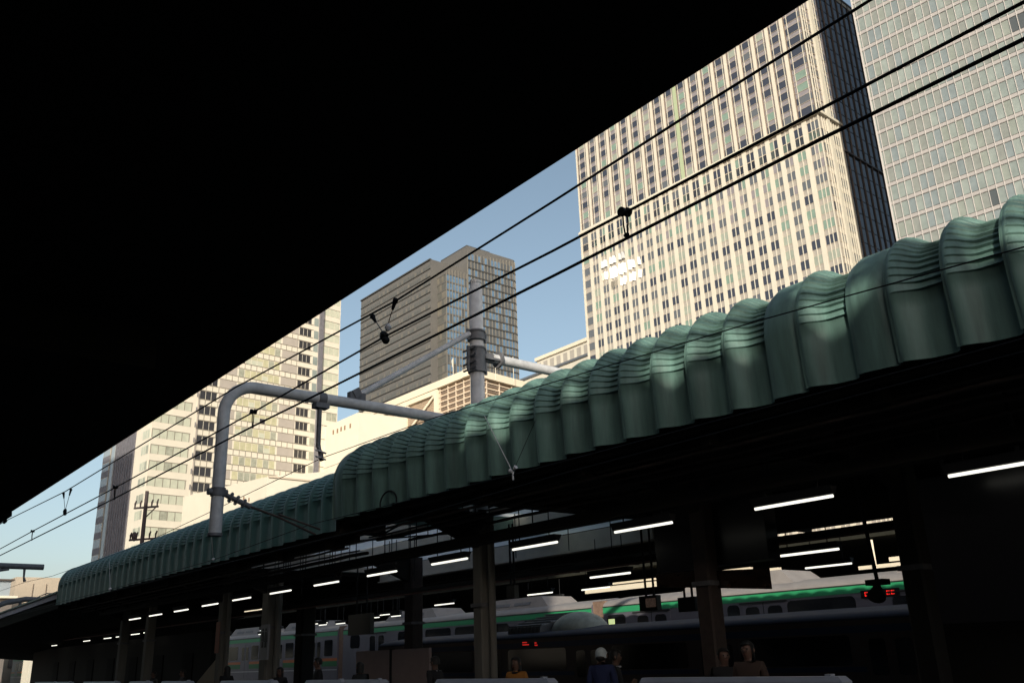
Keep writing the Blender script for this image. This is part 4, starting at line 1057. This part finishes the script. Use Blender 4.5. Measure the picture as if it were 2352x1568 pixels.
    while z < H: E_.box(dm, 10, 55, z, z + .10, .12, .2); z += 4.2
    E_.box(dm, 10, 55, ZB - 8.5, ZB - 8, .12, .5); E_.box(dm, 10, 55, H + .6, H + 1.2, -2, .5)
    dm.build('mullions', 'dark_mullion', g_)
    top = MB(off); F.box(top, -.3, SW, H - .6, H + .6, -54, .7); top.build('parapet', 'cream_stone', t)
    pil.build('pilasters', 'cream_stone', t); lines.build('bars', 'sb_line', t); mul.build('mullions', 'cream_stone', t); brown.build('frames', 'brown_frame', t)
    windows(t, off, W)
    # mirror panes added before the windows, angled to make the sun glint
    rg = random.Random(4)
    for (FF, s0, s1, z0, z1, d, m) in W:
        if FF is not F or z0 > 126: continue
        c = F.p((s0 + s1) / 2, 0, (z0 + z1) / 2); q = proj(c)
        if not q: continue
        dx, dy = (q[0] - 1427) / 30, (q[1] - 620) / 22; e1 = math.hypot(dx, dy)
        if e1 > 1.75: continue
        hw, hh = (s1 - s0) / 2 * 1.06, (z1 - z0) / 2 * (1.25 if e1 < 1 else 1.0); c = F.p((s0 + s1) / 2, .30, (z0 + z1) / 2); mt_ = 'mirror_pane'
        v = (CAM - c).normalized(); nrm = (sdir + v).normalized(); kx = .21 * e1; nrm = (nrm + (Vector((dx, 0, -dy)) / max(e1, .01) * kx) + Vector((rg.uniform(-.03, .03), 0, rg.uniform(-.03, .03)))).normalized()
        sx = Vector((0, 0, 1)).cross(nrm).normalized(); up = nrm.cross(sx)
        b = MB(off); b.obox(c - sx * hw - up * hh, sx * hw * 2, up * hh * 2, nrm * .06); b.build('glint_pane', mt_, t)
    return t
big_tower()

def right_tower():
    ox, oy = -85.1, 181.7; off = (ox, oy, 0)
    t = thing('office_tower', off, 'grey green glass tower with a fine pinkish white grid at the right edge', 'building')
    F = Fac(ox, oy, 5.5, 275.5); SW = 55.0; H = 260.0; rng = random.Random(5); W = []
    b = MB(off); F.box(b, .1, SW, 0, H, -40, 0); b.build('wall', 'rt_gap', t)
    mul = MB(off); sp = MB(off); n = int(SW / 1.605)
    xs = [.25] + [.82 + 1.605 * k for k in range(n)]
    for i, x in enumerate(xs): w_ = .20 if i == 0 else .115; F.box(mul, x - w_ / 2 - (.1 if i == 0 else 0), x + w_ / 2, 0, H, 0, .28 if i else .45)
    z = 43.8; fl = 0
    while z < 190:
        F.box(sp, .3, SW, z + .12, z + .92, 0, .16)
        F.box(sp, .3, SW, z - .02, z + .02, 0, .2)
        for i in range(len(xs) - 1):
            x0, x1 = xs[i] + .08, xs[i + 1] - .08
            if x1 - x0 < .1: continue
            rr = rng.random(); m = 'rt_glass_' + rng.choice('abcde')
            run = random.Random((i // 4) * 131 + fl * 17).random()
            if run < .014 or rr < .008: m = 'rt_glass_dark'
            W.append((F, x0, x1, z + 1.08, z + 4.50, .08, m))
        z += 4.57; fl += 1
    mul.build('mullions', 'rt_mullion', t); sp.build('spandrels', 'rt_spandrel', t)
    windows(t, off, W)
right_tower()

def centre_tower():
    off = (-340, 230, 0)
    t = thing('office_tower', off, 'brown stepped tower with rounded glass wing behind the steel mast', 'building')
    rng = random.Random(9); W = []
    A = Fac(-340, 230, 180.5, 270.5); B_ = Fac(-340, 233.8, 0, 270); BX = Fac(-332.4, 233.8, 90, 0)
    za, zb, zc = 189.7, 183.0, 198.6
    b = MB(off); A.box(b, 0, 67.5, 0, za, -50, 0); b.box(-340, -332.4, 233.8, 250, 0, zb); b.build('wall', 'ct_tan', t)
    ln = MB(off); mu = MB(off); lm = MB(off)
    z = za - 5.2
    while z > 60:
        A.box(ln, .1, 67.4, z + .05, z + .45, 0, .35)
        for k in range(33):
            s = 1.0 + k * 2.02
            W.append((A, s, s + 1.25, z + .6, z + 2.5, .06, 'ct_glass' if rng.random() < .7 else 'ct_glass_pale'))
        z -= 4.2
    A.box(ln, 0, 67.5, za - .4, za + .3, -.5, .6)
    z = zb - 3.2
    while z > 60:
        for k in range(4): W.append((B_, .3 + k * 1.85, 1.95 + k * 1.85, z - 3.3, z - .1, .06, 'ct_glass_pale' if rng.random() < .5 else 'ct_glass'))
        B_.box(ln, 0, 7.6, z - .06, z + .12, 0, .12)
        BX.box(ln, 0, 12.7, z - .1, z + .15, 0, .15)
        for k in range(7): W.append((BX, .2 + k * 1.8, 1.85 + k * 1.8, z - 3.4, z - .15, .08, 'ct_blue' if rng.random() < .85 else 'ct_grey'))
        z -= 4.2
    for k in range(8): s = .1 + k * 1.8; BX.box(mu, s - .12, s + .12, 50, zb, 0, .4)
    # rounded wing
    Y0, Y1, X0 = 247.0, 279.6, -332.2; pts = [(X0, Y0)]
    rr = 3.4
    for i in range(0, 9):
        a = R(90 * i / 8); pts.append((X0 - rr + rr * math.cos(a), Y1 - rr + rr * math.sin(a)))
    pts += [(-366, Y1), (-366, Y0)]
    n = len(pts); b = MB(off); vs = [(x, y, 0) for x, y in pts] + [(x, y, zc) for x, y in pts]
    b.add(vs, [(i, (i + 1) % n, n + (i + 1) % n, n + i) for i in range(n)] + [tuple(range(n, 2 * n))]); b.build('rounded_wing', 'ct_tan', t)
    path = []; 
    yy = Y0
    while yy < Y1 - rr: path.append((X0, yy, 1, 0)); yy += 2.1
    for i in range(0, 5):
        a = R(90 * i / 4); path.append((X0 - rr + rr * math.cos(a), Y1 - rr + rr * math.sin(a), math.cos(a), math.sin(a)))
    zt0 = zc - 4.4
    for (x, y, nx, ny) in path:
        f = (y - Y0) / (Y1 - Y0); zt = zt0 + 3.6 * f
        tx, ty = -ny, nx; o = Vector((x - tx * .26, y - ty * .26, 50)); mu.obox(o, (tx * .42, ty * .42, 0), (nx * .3, ny * .3, 0), (0, 0, zt - 50))
    z = zc - 8.2
    while z > 60:
        for i in range(len(path) - 1):
            p, q = path[i], path[i + 1]
            a = Vector((p[0], p[1], z)); c = Vector((q[0], q[1], z)); nn = Vector((p[2] + q[2], p[3] + q[3], 0)).normalized()
            ln.obox(a, c - a, nn * .36, (0, 0, .7))
            d = (c - a); L = d.length; ux = math.degrees(math.atan2(d.y, d.x)); FF = Fac(p[0], p[1], ux, math.degrees(math.atan2(nn.y, nn.x)))
            W.append((FF, .3, L - .3, z + .8, z + 4.1, .1, 'ct_grey' if rng.random() < .6 else 'ct_blue'))
        z -= 4.2
    ln.build('floor_bands', 'ct_line', t); mu.build('mullions', 'ct_mull', t)
    b = MB(off); b.box(-356, -333, 247.2, 262, zc, zc + .8); b.build('roof_edge', 'ct_line', t)
    windows(t, off, W)
centre_tower()

def station_building():
    off = (-147.1, 110, 0); zt = 59.5
    t = thing('department_store', off, 'low cream building with X braced steel frames and brown louvres, flags on its roof', 'building')
    A = Fac(-147.1, 110, 181.2, 271.2); C = Fac(-147.1, 110, 97.0, 7.0)
    b = MB(off); A.box(b, 4.4, 60, 0, zt - 1.2, -30, 0, 0); p = [A.p(.1, -.004, 0), C.p(34, -.004, 0), C.p(34, -30, 0), A.p(30, -.1, 0)]
    b.hexa(p + [q + Vector((0, 0, zt - 1.3)) for q in p]); b.build('wall', 'sb_tan', t)
    b = MB(off); A.box(b, -.9, 60, zt - 1.1, zt + .5, -2, .9); C.box(b, -.9, 34, zt - 1.11, zt + .5, -2, .9); b.build('parapet', 'sb_cream', t)
    fr = MB(off); lv = MB(off); br = MB(off)
    # X braced bays
    for k, (s0, s1) in enumerate(((13.0, 24.4), (25.6, 37.0), (38.2, 49.6))):
        for (z0, z1) in ((50.6, 57.2), (43.6, 50.2), (36.6, 43.2)):
            for (a, c) in (((s0, z0), (s1, z1)), ((s0, z1), (s1, z0))):
                pa, pc = A.p(a[0], .35, a[1]), A.p(c[0], .35, c[1]); dr = (pc - pa); nz = A.n.cross(dr.normalized()) * .28
                br.obox(pa - nz, dr, nz * 2, A.n * .25)
            zz = z0
            while zz < z1: A.box(lv, s0, s1, zz, zz + .07, 0, .12); zz += .42
        A.box(fr, s1, s1 + 1.2, 20, zt - 1.2, 0, .75)
        for z in (57.2, 50.2, 43.2): A.box(fr, s0, s1, z, z + .55 if z < 57 else zt - 1.12, 0, .7)
    A.box(fr, 11.8, 13.0, 20, zt - 1.2, 0, .75)
    z = zt - 2.0
    while z > 30:
        A.box(lv, .3, 11.7, z, z + .22, 0, .35); C.box(lv, .3, 33, z, z + .22, 0, .35)
        z -= 1.25
    z = zt - 2.4
    rw = MB(off)
    while z > 30: A.box(rw, .4, 11.6, z - .12, z + .22, .01, .16); C.box(rw, .4, 33, z - .12, z + .22, .01, .16); z -= 1.25
    rw.build('louvre_gaps', 'brown_frame', t)
    for s in (.15, 2.6, 5.4, 8.3, 11.2): A.box(lv, s - .07, s + .07, 30, zt - 1.2, 0, .4)
    for k in range(9): s = .15 + k * 3.9; C.box(lv, s - .08, s + .08, 30, zt - 1.2, 0, .4)
    lv.build('louvres', 'sb_line', t); fr.build('frame', 'sb_cream', t); br.build('braces', 'sb_cream', t)
    for (px, py, lab) in ((1041, 861, 'leftmost limp white flag on the station store roof'), (1084, 846, 'white flag just left of the mast'), (1138, 850, 'white flag just right of the mast'), (1180, 868, 'rightmost limp white flag on the station store roof')):
        if px <= 1084: q = PY(px, py, 109.5)
        else: q = PY(px, py, 112 + (px - 1090) * .09)
        o = (q.x, q.y, zt); f = thing('flagpole', o, lab, 'flag', 'flags on the station store roof')
        b = MB(o); b.tube([(q.x, q.y, zt - 1.0), (q.x, q.y, zt + 4.6)], .06, 6); b.build('pole', 'white_wall', f)
        b = MB(o); b.hexa([(q.x - .05, q.y, zt + 3.9), (q.x - .55, q.y + .1, zt + 2.6), (q.x - .5, q.y + .14, zt + 2.6), (q.x - .05, q.y + .05, zt + 3.9), (q.x - .05, q.y, zt + 4.5), (q.x - .75, q.y + .1, zt + 4.2), (q.x - .7, q.y + .14, zt + 4.2), (q.x - .05, q.y + .05, zt + 4.5)]); b.build('flag', 'white_wall', f)
station_building()

def white_blocks():
    off = (-159.85, 90, 0)
    t = thing('annex_block', off, 'bright white annex with a row of small square holes below its roof', 'building')
    b = MB(off); b.hexa([(-178, 90, 0), (-159.85, 90, 0), (-159.85, 101.5, 0), (-178, 101.5, 0), (-178, 90, 50.5), (-159.85, 90, 50.5), (-159.85, 101.5, 50.9), (-178, 101.5, 50.9)]); b.build('wall', 'white_wall', t)
    for (x, z) in ((-170.54, 48.57), (-168.71, 48.49), (-167.11, 48.55), (-165.53, 48.51), (-163.18, 48.41)):
        b = MB(off); b.box(x - .3, x + .3, 89.94, 89.996, z - .55, z + .4); b.build('opening', 'hole', t)
    b = MB(off); b.box(-159.845, -159.79, 95.6, 95.66, 20, 45.5); b.box(-178, -159.8, 89.93, 89.995, 41.2, 41.3); b.build('joint', 'spandrel_tan', t)
    off = (-101.56, 45, 0)
    t = thing('low_building', off, 'plain cream white low building behind the green roof and bent pipe', 'building')
    b = MB(off); b.hexa([(-130, 45, 0), (-101.56, 45, 0), (-101.56, 45, 23), (-130, 45, 24.9), (-130, 62, 0), (-101.56, 62, 0), (-101.56, 62, 26.0), (-130, 62, 26.0)]); 
    b.build('wall', 'white_wall', t)
    b = MB(off); b.box(-101.7, -101.4, 45.1, 62, 22.9, 23.1); b.build('ledge', 'sb_line', t)
    for (x, z) in ((-108.2, 21.4), (-106.6, 21.0)): b = MB(off); b.box(x - .16, x + .16, 44.95, 44.996, z - .25, z + .2); b.build('opening', 'hole', t)
    # block behind the striped tower
    off = (-248, 250, 0)
    t = thing('office_block', off, 'cream block with tall narrow windows stepping up beside the striped tower', 'building')
    b = MB(off); b.box(-286, -230, 250, 290, 0, 125.6); b.box(-330, -240, 246, 249.9, 0, 117.5); b.build('wall', 'cream_stone', t)
    b = MB(off); b.box(-286.6, -230, 249.2, 250.5, 124.8, 126.3); b.build('cornice', 'sb_cream', t)
    b = MB(off); b.box(-331, -240, 245.4, 246.4, 116.6, 117.6); b.build('roof_edge', 'glass_slate', t)
    F = Fac(-230, 250, 180, 270); G = Fac(-240, 246, 180, 270); W = []
    k = 0; s = 6
    while s < 55: W.append((F, s, s + 2.6, 119.3, 123.6, .05, 'spandrel_tan')); s += 4.3
    s = 1
    while s < 88:
        z = 114.5
        while z > 85: W.append((G, s, s + 1.0, z - 3.2, z - .3, .05, 'glass_slate' if random.random() < .7 else 'glass_blind')); W.append((G, s + 1.3, s + 2.3, z - 3.2, z - .3, .05, 'glass_slate')); z -= 4.2
        s += 3.9
    windows(t, off, W)
white_blocks()

def hotel_tower():
    ox, oy = -171.16, 52.0; off = (ox, oy, 0)
    t = thing('hotel_tower', off, 'cream hotel tower at the left with rows of open and shuttered windows, part shaded', 'building')
    L = Fac(ox, oy, 185, 275); F = Fac(ox, oy, 95, 5); H = 92.0; rng = random.Random(21); W = []
    wl = MB(off); L.box(wl, .08, 22.9, 0, 48.5, -12, 0); F.box(wl, .07, 41.2, 0, H, -20, 0)
    pan = MB(off); grid = MB(off); frm = MB(off); sl = MB(off); grey = MB(off)
    z0 = 38.48 + 1.5 - 3.06 * 12                                       # window heads at 38.48 + n * 3.06
    heads = [z0 - 1.5 + 3.06 * k for k in range(30)]
    heads = [38.48 + 3.06 * k for k in range(-12, 17)]
    # corner wing: bands of windows
    for zh in heads:
        if zh > H: break
        for k in range(5): W.append((F, .35 + k * 1.46, 1.72 + k * 1.46, zh - 1.62, zh, .03, 'lb_glass' if rng.random() < .84 else 'lb_glass2'))
        F.box(frm, .25, 7.75, zh, zh + .12, 0, .09)
        for k in range(6): s = .28 + k * 1.46; F.box(frm, s - .05, s + .05, zh - 1.62, zh, 0, .08)
        for k in range(3): W.append((L, .3 + k * 1.1, 1.3 + k * 1.1, zh - 1.62, zh, .03, 'lb_glass2' if rng.random() < .6 else 'lb_glass'))
        F.box(grey, 8.25, 8.45, zh - 1.7, zh - .7, .5, .62)
        # grid with dark open triples
        for (a, n_, wd) in ((9.1, 3, 1.18), (30.75, 3, 1.0)):
            for k in range(n_): W.append((F, a + k * wd, a + k * wd + wd - .12, zh - 1.75, zh - .1, .03, 'lb_dark'))
            F.box(frm, a - .08, a + n_ * wd, zh - .1, zh, 0, .12); F.box(frm, a - .08, a + n_ * wd, zh - 1.83, zh - 1.75, 0, .10)
        F.box(pan, 13.0, 16.6, zh - 1.75, zh - .05, 0, .04); F.box(pan, 26.7, 30.5, zh - 1.75, zh - .05, 0, .04)
        k = 0; x = 17.0
        while x < 26.3:
            r2 = rng.random(); m = 'lb_yellow' if r2 < .5 else ('lb_glass2' if r2 < .7 else ('lb_dark' if r2 < .82 else 'lb_glass'))
            W.append((F, x, x + 1.2, zh - 1.75, zh - (.1 if r2 < .72 else .75), .03, m))
            if r2 >= .72: W.append((F, x, x + 1.2, zh - .68, zh - .1, .035, 'lb_yellow'))
            x += 1.34
        W.append((F, 34.35, 35.5, zh - 1.9, zh, .03, 'lb_glass2' if zh < 56 else 'rt_glass_a'))
        hi = zh > 55
        for k in range(3): 
            if hi or k > 0: W.append((F, 37.0 + k * 1.35, 38.25 + k * 1.35, zh - 1.75, zh, .03, 'lb_glass' if hi else 'lb_glass2'))
        F.box(frm, 36.9, 41.0, zh, zh + .1, 0, .08)
        # fine vertical joints of the panel grid
        for x in [8.9 + 1.34 * q for q in range(17)]: F.box(grid, x - .04, x + .04, zh + .05, zh + 1.2, 0, .06)
        F.box(grid, 8.8, 34.2, zh + .02, zh + .1, 0, .09); F.box(grid, 8.8, 34.2, zh + 1.2, zh + 1.28, 0, .09)
    F.box(pan, 8.75, 9.0, 0, H, 0, .2); F.box(grey, 35.6, 36.6, 0, H - 14, 0, .5)
    # shaded side face: dark glazed middle, bright glass strip, windows at the far end
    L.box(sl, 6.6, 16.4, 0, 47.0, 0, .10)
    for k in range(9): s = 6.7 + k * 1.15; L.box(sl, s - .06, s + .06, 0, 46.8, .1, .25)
    st = MB(off); L.box(st, 16.7, 18.2, 0, 46.5, 0, .15); st.build('glass_strip', 'lb_greyglass', t)
    for zh in heads[:15]:
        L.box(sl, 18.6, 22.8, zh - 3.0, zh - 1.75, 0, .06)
        W.append((L, 19.3, 22.7, zh - 1.7, zh - .05, .05, 'lb_greyglass'))
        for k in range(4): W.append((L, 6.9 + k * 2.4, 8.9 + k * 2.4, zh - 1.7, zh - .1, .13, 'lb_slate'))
    L.box(frm, 18.2, 18.6, 0, 48, 0, .2)
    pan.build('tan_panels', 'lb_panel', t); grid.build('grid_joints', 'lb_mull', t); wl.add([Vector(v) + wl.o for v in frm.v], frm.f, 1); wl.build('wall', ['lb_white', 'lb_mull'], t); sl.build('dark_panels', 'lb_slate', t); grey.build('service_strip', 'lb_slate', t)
    windows(t, off, W)
hotel_tower()

def utility_pole():
    p = PY(331, 1190, 25); o = (p.x, 25, 0)
    t = thing('utility_pole', o, 'dark utility pole with two cross arms in front of the hotel tower', 'pole')
    b = MB(o); b.tube([(p.x, 25, 0), (p.x + .1, 25, 16.45)], [.25, .16], 10); b.build('pole', 'pole_conc', t)
    for z, w_ in ((14.95, 1.2), (12.2, 1.35)):
        b = MB(o); b.obox((p.x + .1 - w_ * .8, 25 - w_ * .6, z), (w_ * 1.6, w_ * 1.2, 0), (-.08, .12, 0), (0, 0, .16)); a = b.build('cross_arm', 'pole_conc', t)
        for f in (-.9, -.45, .5, .95):
            b = MB(o); q = Vector((p.x + .1 + w_ * .8 * f, 25 + w_ * .6 * f, z + .16)); b.tube([q, q + Vector((0, 0, .3)), q + Vector((.1, .05, .55))], [.06, .09, .06], 8); b.build('insulator', 'pole_conc', a)
        b = MB(o); b.tube([(p.x + .1, 25, z - .9), (p.x + .1 + w_ * .7, 25 + w_ * .5, z)], .05, 6); b.build('brace', 'pole_conc', a)
    b = MB(o); b.ball((p.x - .9, 24.6, 12.6), .3, n=8, k=6, sc=(.8, .8, 1.4)); b.build('transformer', 'pole_conc', t)
utility_pole()

def left_low():
    a = PY(38, 1324, 30); o = (a.x, 30, 0)
    t = thing('low_building', o, 'tan windowless wall of a low building left of the green roof end', 'building')
    b = MB(o); q0, q1 = PX(38, 1324, -130), PX(150, 1329, -130); b.box(-150, -130, q0.y, q1.y + 6, 0, q0.z); b.build('wall', 'tan_wall', t)
    b = MB(o)
    for f in (.35, .62, .9): y = q0.y + (q1.y - q0.y) * f; b.box(-129.99, -129.9, y, y + .05, 0, q0.z - .8)
    b.build('joints', 'brown_frame', t)
    b = MB(o)
    for py in (1472, 1484): q = PX(60, py - 70, -130)
    for f in (.08, .2, .33): y = q0.y + (q1.y - q0.y) * f; b.box(-129.99, -129.85, y, y + .5, 2.4, 4.2)
    b.build('shutters', 'grey_wall', t)
    r0, r1 = PX(-10, 1331, -118), PX(36, 1330, -118); o = (-118, r0.y, 0)
    t = thing('low_building', o, 'grey building with a glazed top floor at the left picture edge', 'building')
    b = MB(o); b.box(-128, -118, r0.y - 12, r1.y, 0, r0.z - 2.0); b.build('wall', 'grey_wall', t)
    b = MB(o); b.box(-128.3, -117.3, r0.y - 12, r1.y + .35, r0.z - 2.0, r0.z - 1.75); b.build('ledge', 'white_wall', t)
    b = MB(o); b.box(-127, -118.6, r0.y - 12, r1.y - .3, r0.z - 1.75, r0.z); b.build('glazed_top', 'lb_greyglass', t)
    b = MB(o); b.box(-128, -118.2, r0.y - 12, r1.y, r0.z, r0.z + .15); b.build('roof', 'dark_mullion', t)
    b = MB(o)
    for z in (6.2, 9.2): b.box(-118, -117.7, r0.y - 12, r1.y, z, z + .15)
    b.build('sills', 'lb_white', t)
left_low()
